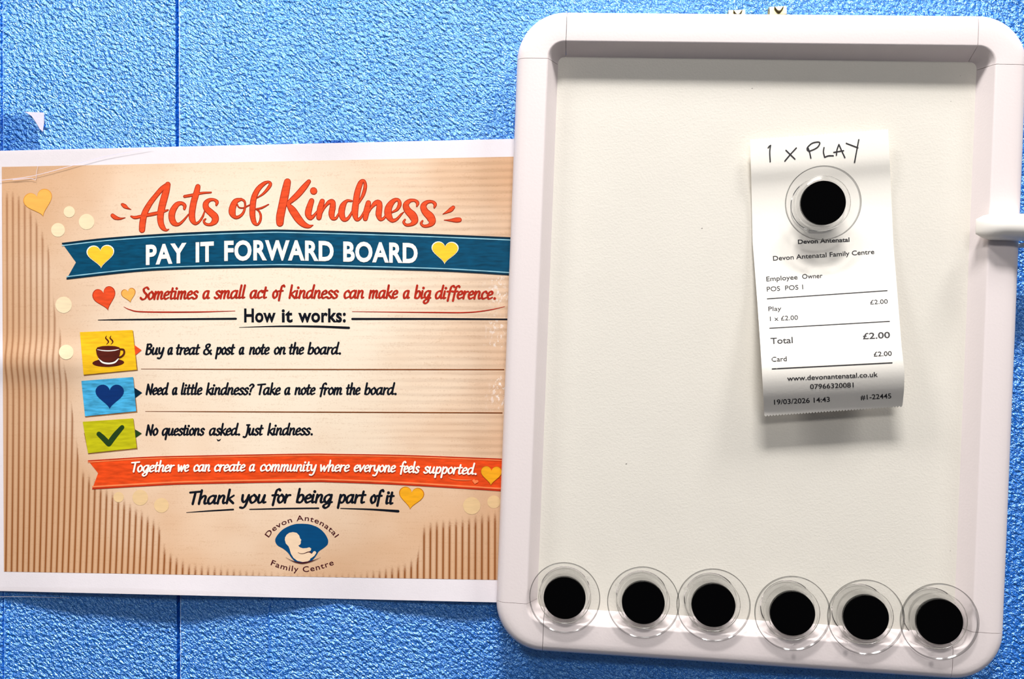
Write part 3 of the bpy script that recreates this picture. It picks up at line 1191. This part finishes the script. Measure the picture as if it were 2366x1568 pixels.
# ---- the three steps
step1 = [('Buy', 336, 380), ('a', 387, 400), ('treat', 406, 463), ('&', 470, 489.5), ('post', 497, 543.8), ('a', 552, 565), ('note', 575.5, 623), ('on', 633, 661), ('the', 667, 702.7), ('board.', 710.7, 787)]
step2 = [('Need', 336.6, 390), ('a', 397.6, 410.6), ('little', 418.5, 467.5), ('kindness?', 475.7, 588), ('Take', 594, 648.5), ('a', 657, 671.6), ('note', 680.5, 729), ('from', 738, 791.4), ('the', 799, 833), ('board.', 841.7, 915.7)]
step3 = [('No', 336.6, 365.7), ('questions', 374, 473.4), ('asked.', 483, 554), ('Just', 560.6, 609.5), ('kindness.', 617.5, 722)]
pen_line('step_lettering', step1, [(336, 818.5), (790, 817.3)], 15.3, I_BLACK, 2, pen=0.145)
pen_line('step_lettering', step2, [(336, 911), (916, 910.8)], 15.3, I_BLACK, 2, pen=0.145)
pen_line('step_lettering', step3, [(336, 1005), (722, 1004)], 15.3, I_BLACK, 2, pen=0.145)
for x0, y0, x1, y1 in ((326, 852, 1164, 853.5), (336, 950, 1160, 953.5)):
    put('rule_line', Flat().stroke([(x0, y0, .5), (lerp(x0, x1, .3), y0 + 1, 1.2), (x1, y1, 1.3)], n=14), I_RULE, 2)
put('ink_speck', Flat().poly([(500, 1013), (505, 1016), (511, 1013), (508, 1018), (503, 1019)]), I_BLACK, 2)


def card(name, pts, shade_pts, fill, arrow, arrow_ink):
    put('card_shade', Flat().poly(shade_pts, 9), I_SHADE, 2)
    c = put(name, Flat().poly(pts, 9), fill, 3.5)
    put('pointer_arrow', Flat().poly(arrow), arrow_ink, 3, c)
    return c


cy = card('yellow_card', [(184.6, 767), (306.5, 762), (316, 853.6), (193, 865.4)], [(190, 800), (308, 764), (318.5, 856), (194, 868)], I_CARDYEL,
          [(310, 796.3), (327.3, 808.6), (310.5, 822.4)], I_RED)
cb = card('blue_card', [(188, 879.6), (307.7, 870.6), (314.8, 949.5), (196.4, 961.3)], [(190, 900), (309, 873), (317.5, 952.5), (197, 964)], I_CARDBLUE,
          [(310, 895), (328.5, 906.9), (312, 919.4)], I_TEALDARK)
cg = card('green_card', [(191, 974), (307.7, 966), (316, 1034.7), (203.5, 1046.5)], [(194, 1000), (309, 968), (318, 1037.5), (204, 1049)], I_CARDGRN,
          [(312, 991.4), (327.8, 1001), (313, 1011)], I_TICK)
# cup on the yellow card (enlarged sheet, scale 4.225 from (0, 740))
S1 = lambda x, y: (x / 4.225, 740 + y / 4.225)
f = Flat()
f.disc(*S1(1057, 413), 155 / 4.225, 40 / 4.225, 40, -0.03)
saucer = put('saucer_print', f, I_BROWN, 4, cy)
put('saucer_rim', Flat().stroke([S1(965, 372) + (1.2,), S1(1000, 408) + (1.9,), S1(1060, 420) + (2.0,), S1(1120, 408) + (1.9,), S1(1158, 370) + (1.2,)]), I_CREAM, 5, cy)
f = Flat()
f.poly([S1(*p) for p in [(936, 285), (950, 262), (1000, 250), (1060, 247), (1120, 250), (1165, 262), (1176, 285), (1168, 335), (1150, 372), (1115, 397), (1060, 408), (1005, 400), (968, 375), (945, 335)]], 12)
f.stroke([S1(1165, 280) + (1.9,), S1(1205, 285) + (2.1,), S1(1212, 318) + (2.1,), S1(1190, 348) + (1.9,), S1(1158, 362) + (1.9,)])
put('cup_print', f, I_BROWN, 6, cy)
put('cup_rim', Flat().stroke([S1(950, 284) + (.5,), S1(1000, 293) + (1.0,), S1(1060, 296) + (1.1,), S1(1120, 291) + (1.0,), S1(1160, 282) + (.5,)]), I_CREAM, 7, cy)
f = Flat()
for ox in (0, 43):
    f.stroke([S1(1040 + ox, 150) + (.6,), S1(1032 + ox, 172) + (1.5,), S1(1052 + ox, 195) + (1.7,), S1(1058 + ox, 212) + (1.4,), S1(1040 + ox, 233) + (.6,)])
put('steam_print', f, I_BROWN, 4, cy)
put('heart_print', Flat().poly(heart_pts(253.5, 916.5, 66, 57, 0.0), 12), I_NAVY, 4, cb)
f = Flat()
f.stroke([S1(965, 1108) + (5.6,), S1(1010, 1150) + (6.2,), S1(1062, 1205) + (6.2,)])
f.stroke([S1(1062, 1205) + (6.2,), S1(1120, 1125) + (6.4,), S1(1192, 1042) + (5.2,)])
put('tick_print', f, I_TICK, 4, cg)

# ---- orange ribbon
o_top = smooth_tab([(203, 1063), (334, 1055), (444, 1052), (700, 1047.5), (774, 1048), (934, 1050.5), (1157.5, 1059), (1226, 1063)])
o_bot = smooth_tab([(213, 1130), (334, 1123), (444, 1118), (700, 1113.4), (774, 1114), (934, 1120.4), (1155, 1134), (1226, 1139)])
orib = put('orange_ribbon', ribbon_band(o_top, o_bot, (226.6, 1092.5)), I_ORANGE, 2)
f = Flat()
f.ribbon([(x, y + 1.0, 1.0) for x, y in o_top], False, False)
f.ribbon([(x, y - 1.4, 1.5) for x, y in o_bot], False, False)
put('ribbon_border', f, I_ORANGEDARK, 3, orib)
f = Flat()
f.ribbon([(x, y + 4.0, 1.2) for x, y in o_top], False, False)
f.ribbon([(x, y - 6.0, 1.7) for x, y in o_bot], False, False)
put('ribbon_piping', f, I_ORANGEPALE, 3, orib)
tog = [('Together', 303, 404), ('we', 411, 437), ('can', 447, 486.6), ('create', 495, 567), ('a', 575.6, 590), ('community', 601, 732), ('where', 740, 808),
       ('everyone', 817.5, 914.5), ('feels', 923.6, 970), ('supported.', 978, 1100.5)]
togb = [(303, 1090), (411, 1088.5), (590, 1087.5), (800, 1088.5), (915, 1090), (970, 1092), (1100, 1095.5)]
pen_line('ribbon_lettering', tog, togb, 14.6, I_CREAM, 5, orib, pen=0.135)
fs = Flat()
for wd, x0, x1 in tog:
    pen_word(fs, wd, x0 + 0.8, x1 + 0.8, lambda x: lin(togb, x) + 1.3, 14.6, pen=0.145)
put('lettering_edge', fs, I_ORANGEDARK, 4, orib)
heart('heart_print', 1135, 1099, 48, 44, 0.04, I_GOLD, I_GOLDLINE, 4, orib, grow=0.6)
put('heart_print', Flat().poly(heart_pts(1098, 1113, 14, 11, 0.2)), I_ORANGEPALE, 5, orib)
put('red_swoosh', Flat().stroke([(1036, 1103, .4), (1050, 1107, .9), (1075, 1108.5, .9), (1090, 1108, .4)]), I_ORANGEPALE, 4, orib)

# ---- thanks
pen_line('thanks_lettering', [('Thank', 437, 542.6), ('you', 552.5, 616), ('for', 627, 673.4), ('being', 684, 769.5), ('part', 778.7, 847), ('of', 855, 888), ('it', 891, 912)],
         [(437, 1164.5), (560, 1161.5), (700, 1160.5), (850, 1161.5), (912, 1164)], 18.5, I_BLACK, 2, pen=0.15)
for q in ([(431, 1183.5, .6), (480, 1180, 1.5), (539, 1176.5, 1.9)], [(577, 1176.3, 1.2), (650, 1174.5, 1.7), (736, 1173.6, 1.8)], [(787, 1174, 1.0), (860, 1176.5, 2.0), (920, 1180.5, 3.0)]):
    put('thanks_rule', Flat().stroke(q, n=10), I_BLACK, 2)

# ---- round logo: blue womb shape with a curled baby, lettering above and below
S2 = lambda x, y: (540 + x / 7.394, 1160 + y / 7.394)
blob = [(1170, 365), (1300, 377), (1440, 430), (1545, 520), (1600, 610), (1614, 665), (1600, 725), (1530, 785), (1455, 838), (1415, 900), (1370, 960), (1300, 1020), (1180, 1042), (1065, 1018), (990, 950),
        (930, 865), (850, 795), (745, 732), (708, 650), (740, 570), (830, 470), (950, 403), (1060, 370)]
blob = catmull([S2(*p) for p in blob + [blob[0]]], 4)[:-1]
logo = put('logo_emblem', Flat().poly(blob, 10), I_LOGO, 2)
baby = [(873, 640), (878, 598), (905, 553), (950, 520), (1010, 508), (1075, 520), (1118, 565), (1134, 615), (1155, 643), (1146, 662), (1147, 700), (1132, 724), (1102, 738), (1130, 768), (1180, 785), (1250, 780), (1292, 768),
        (1324, 788), (1318, 822), (1276, 846), (1338, 878), (1362, 838), (1392, 832), (1412, 860), (1380, 912), (1335, 945), (1310, 960), (1300, 988), (1265, 1008), (1180, 1020), (1090, 1000), (1022, 950), (978, 880), (955, 800), (935, 750), (890, 702)]
put('baby_silhouette', Flat().poly([S2(*p) for p in baby], 10), I_PAPERTONE, 3, logo)
f = Flat()
f.stroke([S2(1095, 855) + (.2,), S2(1140, 874) + (.5,), S2(1200, 872) + (.6,), S2(1280, 846) + (.9,), S2(1330, 868) + (.8,)])
f.stroke([S2(890, 940) + (.2,), S2(980, 990) + (.6,), S2(1070, 1022) + (1.2,), S2(1180, 1036) + (1.5,), S2(1300, 1012) + (1.2,), S2(1400, 978) + (.6,), S2(1485, 938) + (.2,)])
put('emblem_line', f, I_LOGOTXT, 4, logo)


def arc_type(flat, text, path, cap, bold):
    """letters set along a curved base line"""
    p = catmull(path, 10)
    acc = [0.0]
    for a, b in zip(p, p[1:]):
        acc.append(acc[-1] + hypot(b[0] - a[0], b[1] - a[1]))
    v, fc = type_word(text, bold, 1.12)
    lo, hi = min(q[0] for q in v), max(q[0] for q in v)
    n0 = len(flat.v)
    for x, y in v:
        s = (x - lo) / (hi - lo) * acc[-1]
        i = 0
        while i < len(acc) - 2 and acc[i + 1] < s:
            i += 1
        t = (s - acc[i]) / (acc[i + 1] - acc[i])
        j0, j1 = max(0, i - 4), min(len(p) - 1, i + 5)
        dx, dy = p[j1][0] - p[j0][0], p[j1][1] - p[j0][1]
        l = hypot(dx, dy)
        bx, by = lerp(p[i][0], p[i + 1][0], t), lerp(p[i][1], p[i + 1][1], t)
        w = y / CAPH * cap
        flat.v.append((bx + dy / l * w, by - dx / l * w))
    flat.f += [tuple(n0 + i for i in q) for q in fc]


f = Flat()
arc_type(f, 'Devon Antenatal', [S2(*q) for q in [(598, 602), (655, 528), (720, 470), (790, 420), (870, 380), (985, 340), (1050, 325), (1150, 312), (1250, 315), (1320, 328), (1400, 352), (1500, 400), (1580, 452), (1640, 502), (1690, 552), (1730, 605)]], 12.6, 0.008)
arc_type(f, 'Family Centre', [S2(*q) for q in [(628, 1066), (760, 1118), (900, 1157), (1030, 1178), (1100, 1185), (1230, 1186), (1350, 1172), (1480, 1142), (1600, 1103), (1715, 1062)]], 13.2, 0.008)
put('logo_lettering', f, I_LOGOTXT, 2, logo)

# ------------------------------------------------------------------ sticky tape
TAPE_WALL = tape_mat('clear_tape', (0.62, 0.70, 0.80, 1), 0.035)
TAPE_BUBBLE = tape_mat('clear_tape_bubble', (0.25, 0.38, 0.62, 1), 0.02)
TAPE_EDGE = plain('lifted_tape_film', rgb(222, 218, 236), 0.3, bump=0.0001, bscale=500)
TAPE_PAPER = tape_mat('clear_tape_on_paper', (0.975, 0.97, 0.965, 1), 0.02)


def tape(name_label, polys, hf, off, mat, edges):
    c = polys[0]
    o = empty('sticky_tape', onto(c[0][0], c[0][1], hf, 0.0), name_label, 'tape', None)
    put('tape_film', Flat().poly(polys, 30) if not isinstance(polys[0][0], (list, tuple)) else Flat().poly(polys[0], 30), mat, 0, o, hf, o.location.copy(), off)
    for nm, fl in edges:
        put(nm, fl, TAPE_EDGE, 0, o, hf, o.location.copy(), off + 0.00015)
    return o


zero = lambda x, z: 0.0
tape('short piece of clear tape with a torn whitish corner on the wall above the poster', [[(-30, 264), (58, 258), (84, 290), (94, 346), (-30, 349)]], zero, 0.0006, TAPE_WALL,
     [('lifted_corner', Flat().poly([(57, 258), (102, 260), (102, 282), (99, 304), (92, 298), (84, 284), (73, 268)]))])
tape('clear tape laid slantwise over the upper left corner of the poster', [[(-30, 349), (352, 341), (300, 350), (150, 386), (85, 403), (-30, 418)]], poster_h, 0.0006, TAPE_PAPER,
     [('tape_edge', Flat().stroke([(-30, 419, .5), (40, 412, .7), (85, 404, .5), (150, 387, .6), (240, 362, .5), (350, 342, .4)]).stroke([(30, 415, .6), (70, 412, .6), (82, 415, .4), (84, 400, .4), (88, 380, .3)]))])


def lowtape_h(x, z):
    return poster_h(x, z) * max(0.0, 1 - (st(x, z)[1] - 1362) / 50.0) if st(x, z)[1] > 1362 else poster_h(x, z)


tape('long strip of clear tape along the lower edge of the poster', [[(-30, 1355), (300, 1358), (620, 1372), (640, 1400), (300, 1386), (-30, 1378)]], lowtape_h, 0.0007, TAPE_PAPER,
     [('tape_edge', Flat().stroke([(-30, 1378, .5), (60, 1378, .7), (160, 1381, .4)]))])
tape('clear tape bubble bulging over the middle of the poster top edge', [[(716, 331.5), (740, 326), (770, 323.5), (800, 324.5), (828, 329), (828, 329.5), (770, 331)]], zero, 0.0007, TAPE_BUBBLE, [])

# ------------------------------------------------------------------ the receipt
T_R = [(-0.02, 0.0032), (0.0, 0.0034), (0.11, 0.0030), (0.18, 0.0012), (0.26, 0.0004), (0.36, 0.0010), (0.50, 0.0030), (0.62, 0.0070), (0.74, 0.0118), (0.815, 0.0142), (0.87, 0.0142), (0.93, 0.0120), (1.0, 0.0078), (1.05, 0.011)]
R_TOP, R_BOT = unp(1892, 310, FACE), unp(1925, 950, FACE + 0.005)


def receipt_t(x, z):
    # distance down the slip, square to its top edge
    return ((R_TOP.z - z) - (x - R_TOP.x) * -0.055 * -1 * -1) / (R_TOP.z - R_BOT.z)


def receipt_h(x, z):
    t = receipt_t(x, z)
    xc = lerp(R_TOP.x, R_BOT.x, t)
    q = (x - xc) / 0.032
    tt = max(-0.02, min(1.05, t))
    # smooth the table with a cardinal spline
    h = 0.0
    for (t0, h0), (t1, h1) in zip(T_R, T_R[1:]):
        if t0 <= tt <= t1:
            i = T_R.index((t0, h0))
            tm, hm = T_R[max(0, i - 1)]
            tp, hp = T_R[min(len(T_R) - 1, i + 2)]
            m0 = (h1 - hm) / (t1 - tm)
            m1 = (hp - h0) / (tp - t0)
            k = (tt - t0) / (t1 - t0)
            L_ = t1 - t0
            h = (2 * k ** 3 - 3 * k ** 2 + 1) * h0 + (k ** 3 - 2 * k ** 2 + k) * L_ * m0 + (-2 * k ** 3 + 3 * k ** 2) * h1 + (k ** 3 - k ** 2) * L_ * m1
            break
    curl = 0.0010 * q * q * max(0.0, 1 - abs(t - 0.25) * 1.6)
    return FACE + 0.0003 + max(0.0003, h + curl)


receipt = empty('till_receipt', unp(1895, 320, FACE), 'curling white till receipt with pen writing on top, held on the whiteboard by magnet', 'receipt')
RO = receipt.location.copy()


def build_receipt():
    left = [(322, 1733), (400, 1735.5), (560, 1739), (700, 1750), (800, 1757), (900, 1763), (960, 1766)]
    right = [(298, 2052), (400, 2057), (560, 2064), (700, 2075), (800, 2083), (860, 2090), (900, 2089), (938, 2085)]
    nx, ny = 92, 60
    v, f = [], []
    for j in range(ny + 1):
        b = j / ny
        for i in range(nx + 1):
            a = i / nx
            ly, ry = lerp(322, 960, b), lerp(298, 938, b)
            px = lerp(lin(left, ly), lin(right, ry), a)
            py = lerp(ly, ry, a)
            if j == ny:
                py += 2.2 if i % 2 else -1.0         # torn saw-tooth edges
            if j == 0:
                py += 1.2 if i % 2 else -0.6
            v.append(onto(px, py, receipt_h))
    for j in range(ny):
        for i in range(nx):
            k = j * (nx + 1) + i
            f.append((k, k + nx + 1, k + nx + 2, k + 1))
    o = mesh_obj('paper_slip', v, f, RECEIPT_PAPER, receipt, smooth=True, origin=RO)
    s = o.modifiers.new('thick', 'SOLIDIFY')
    s.thickness = 0.00009
    s.offset = -1
    o.modifiers.new('sharp', 'EDGE_SPLIT').split_angle = radians(40)


build_receipt()


def thermal_ink():
    """till-printer black with worn pin columns"""
    m, nt, b = base_mat('thermal_print')
    N, L = nt.nodes, nt.links
    tc = N.new('ShaderNodeTexCoord')
    mp = N.new('ShaderNodeMapping')
    mp.inputs['Scale'].default_value = (520, 1, 26)
    nz = N.new('ShaderNodeTexNoise')
    nz.inputs['Scale'].default_value = 1
    nz.inputs['Detail'].default_value = 1
    rp = N.new('ShaderNodeValToRGB')
    rp.color_ramp.elements[0].position = 0.70
    rp.color_ramp.elements[0].color = rgb(34, 32, 36)
    rp.color_ramp.elements[1].position = 0.75
    rp.color_ramp.elements[1].color = rgb(210, 206, 204)
    L.new(tc.outputs['Object'], mp.inputs[0])
    L.new(mp.outputs[0], nz.inputs['Vector'])
    L.new(nz.outputs['Fac'], rp.inputs[0])
    L.new(rp.outputs[0], b.inputs['Base Color'])
    b.inputs['Roughness'].default_value = 0.6
    return m


THERMAL = thermal_ink()
PEN_INK = plain('ballpoint_ink', rgb(30, 28, 34), 0.5)
f = Flat()
for tx, x0, y0, x1, y1, cap, bold in (
        ('Devon Antenatal', 1843.8, 563, 1963, 557.8, 10.0, 0.024),
        ('Devon Antenatal Family Centre', 1786.5, 601.7, 2020.4, 586, 11.0, 0.010),
        ('Employee', 1771, 649.6, 1843, 644.6, 11.2, 0.010), ('Owner', 1853.6, 643.7, 1900.6, 641.5, 11.2, 0.010),
        ('POS  POS 1', 1772, 673, 1856, 667.6, 11.2, 0.010),
        ('£2.00', 2010.7, 702.9, 2051.5, 700.7, 10.6, 0.010), ('Play', 1775.4, 718.3, 1805.6, 717, 10.8, 0.010), ('1 x £2.00', 1779, 741.2, 1844, 738, 10.8, 0.010),
        ('Total', 1780.8, 794.2, 1832, 791.8, 14.6, 0.014), ('£2.00', 1993.8, 783.2, 2056.8, 780, 14.6, 0.018),
        ('Card', 1783, 835, 1818, 833.4, 11.4, 0.010), ('£2.00', 2019, 823, 2060.7, 821, 11.0, 0.010),
        ('www.devonantenatal.co.uk', 1819, 879.3, 2028.4, 869.6, 11.4, 0.011), ('07966320081', 1872, 898.5, 1972.5, 894.3, 11.6, 0.011),
        ('19/03/2026 14:43', 1788.8, 934.4, 1917.5, 927.8, 11.8, 0.012), ('#1-22445', 1988.5, 923.4, 2059.5, 919.7, 11.6, 0.012)):
    set_type(f, tx, (x0, y0), (x1, y1), cap, bold=bold)
put('receipt_printing', f, THERMAL, 1.2, receipt, receipt_h, RO)
for x0, y0, x1, y1 in ((1772, 690, 2050.6, 671), (1777.6, 757.9, 2056, 742), (1783.4, 851.8, 2062, 837.6)):
    put('receipt_rule', Flat().ribbon([(lerp(x0, x1, k / 30), lerp(y0, y1, k / 30), 1.2) for k in range(31)], False, False), THERMAL, 1.2, receipt, receipt_h, RO)
S3 = lambda x, y, w=1.5: (1700 + x / 5.6, 280 + y / 5.6, w)
f = Flat()
for s in ([(420, 342), (436, 322), (452, 312)], [(450, 312), (440, 400), (446, 522)], [(650, 376), (765, 488)], [(784, 345), (710, 425), (635, 515)], [(938, 350), (955, 400), (972, 476)],
          [(925, 372), (928, 340), (985, 286), (1060, 268), (1088, 285), (1050, 342), (955, 385), (925, 368)], [(1142, 340), (1135, 400), (1150, 465)], [(1150, 465), (1200, 447), (1262, 446)],
          [(1302, 440), (1310, 370), (1335, 300)], [(1335, 300), (1370, 380), (1412, 470)], [(1268, 402), (1395, 380)], [(1430, 285), (1580, 342)], [(1592, 238), (1565, 380), (1537, 532)]):
    f.ribbon(catmull([S3(*p) for p in s], 6))
put('pen_note', f, PEN_INK, 1.4, receipt, receipt_h, RO)

# ------------------------------------------------------------------ magnets
def lathe(bm, prof, n=72):
    rings = []
    for r, h in prof:
        if r < 1e-7:
            rings.append([bm.verts.new((0, -h, 0))])
        else:
            rings.append([bm.verts.new((r * cos(2 * pi * k / n), -h, r * sin(2 * pi * k / n))) for k in range(n)])
    for a, b in zip(rings, rings[1:]):
        for k in range(n):
            q = [a[k % len(a)], a[(k + 1) % len(a)], b[(k + 1) % len(b)], b[k % len(b)]]
            u = []
            for x in q:
                if x not in u:
                    u.append(x)
            if len(u) > 2:
                bm.faces.new(u)


MH = 0.0110            # height of a magnet pin


def make_magnet(label, loc, rot, nub):
    o = empty('magnet_pin', loc, label, 'magnet', None, rot)
    bm = bmesh.new()
    # one clear moulding: neck standing on the board, wide grip flange at the front, a well for the magnet
    lathe(bm, [(0, 0.0002), (0.0113, 0.0002), (0.0117, 0.0005), (0.0117, MH - 0.0022), (0.0119, MH - 0.0018), (0.0156, MH - 0.0018), (0.0160, MH - 0.0014), (0.0160, MH - 0.0004), (0.0157, MH),
               (0.0106, MH), (0.0102, MH + 0.0002), (0.00995, MH + 0.0002), (0.00985, MH), (0.00985, 0.0022), (0, 0.0022)])
    m = bm_obj('clear_moulding', bm, CLEAR, o, smooth=True)
    m.data.materials.append(CLEAR_FLAT)
    m.data.materials.append(CLEAR_SIDE)
    m.data.materials.append(CLEAR_RIM)
    for p in m.data.polygons:
        if abs(p.normal.y) > 0.9:
            p.material_index = 1
        elif p.area > 4e-6 and abs(p.normal.y) < 0.1:
            p.material_index = 2
        elif Vector(p.center).xz.length > 0.0150:
            p.material_index = 3
    m.modifiers.new('sharp', 'EDGE_SPLIT').split_angle = radians(35)
    m['label'] = 'clear plastic body with wide round flange'
    bm = bmesh.new()
    lathe(bm, [(0, MH - 0.0030), (0.0094, MH - 0.0030), (0.0095, MH - 0.0028), (0.0095, MH - 0.0005), (0.0093, MH - 0.0002), (0, MH - 0.0002)])
    d = bm_obj('magnet_disc', bm, BLACK, o, smooth=True)
    d.modifiers.new('sharp', 'EDGE_SPLIT').split_angle = radians(35)
    d['label'] = 'black magnet disc'
    bm = bmesh.new()
    lathe(bm, [(0.0010, MH), (0.0010, MH + 0.00025), (0.0007, MH + 0.00025), (0.00062, MH + 0.00005), (0.0003, MH + 0.00005), (0.00025, MH + 0.0002), (0, MH + 0.0002)], 20)
    for q in bm.verts:
        q.co.x += 0.0137 * cos(nub)
        q.co.z += 0.0137 * sin(nub)
    bm_obj('moulding_mark', bm, CLEAR, o, smooth=True)
    return o


proto = None


def place_magnet(label, px, py, nub, scale=1.0, tilt=(0, 0, 0), base=FACE):
    loc = unp(px, py, base + MH)
    loc.y = -base
    m = make_magnet(label, loc, (tilt[0], tilt[1], tilt[2]), nub)
    m['group'] = 'clear magnet pins on the whiteboard'
    m.scale = (scale, 1, scale)
    return m


place_magnet('clear magnet pin with black centre in the lower left corner of the whiteboard', 1304.5, 1382, radians(42), 0.97)
place_magnet('second clear magnet pin from the left in the bottom row on the whiteboard', 1486.5, 1393, radians(146), 0.975)
place_magnet('third clear magnet pin from the left in the bottom row on the whiteboard', 1649, 1399, radians(150), 0.985)
place_magnet('fourth clear magnet pin from the left in the bottom row on the whiteboard', 1832, 1418, radians(-88), 1.0)
place_magnet('fifth clear magnet pin from the left in the bottom row on the whiteboard', 2002, 1427, radians(-128), 1.0)
place_magnet('clear magnet pin with black centre in the lower right corner of the whiteboard', 2172.5, 1437, radians(-104), 1.01)
place_magnet('clear magnet pin with black centre clamping the receipt to the whiteboard', 1904, 465, radians(-122), 0.985, (radians(3), 0, radians(-1)), FACE + 0.0018)
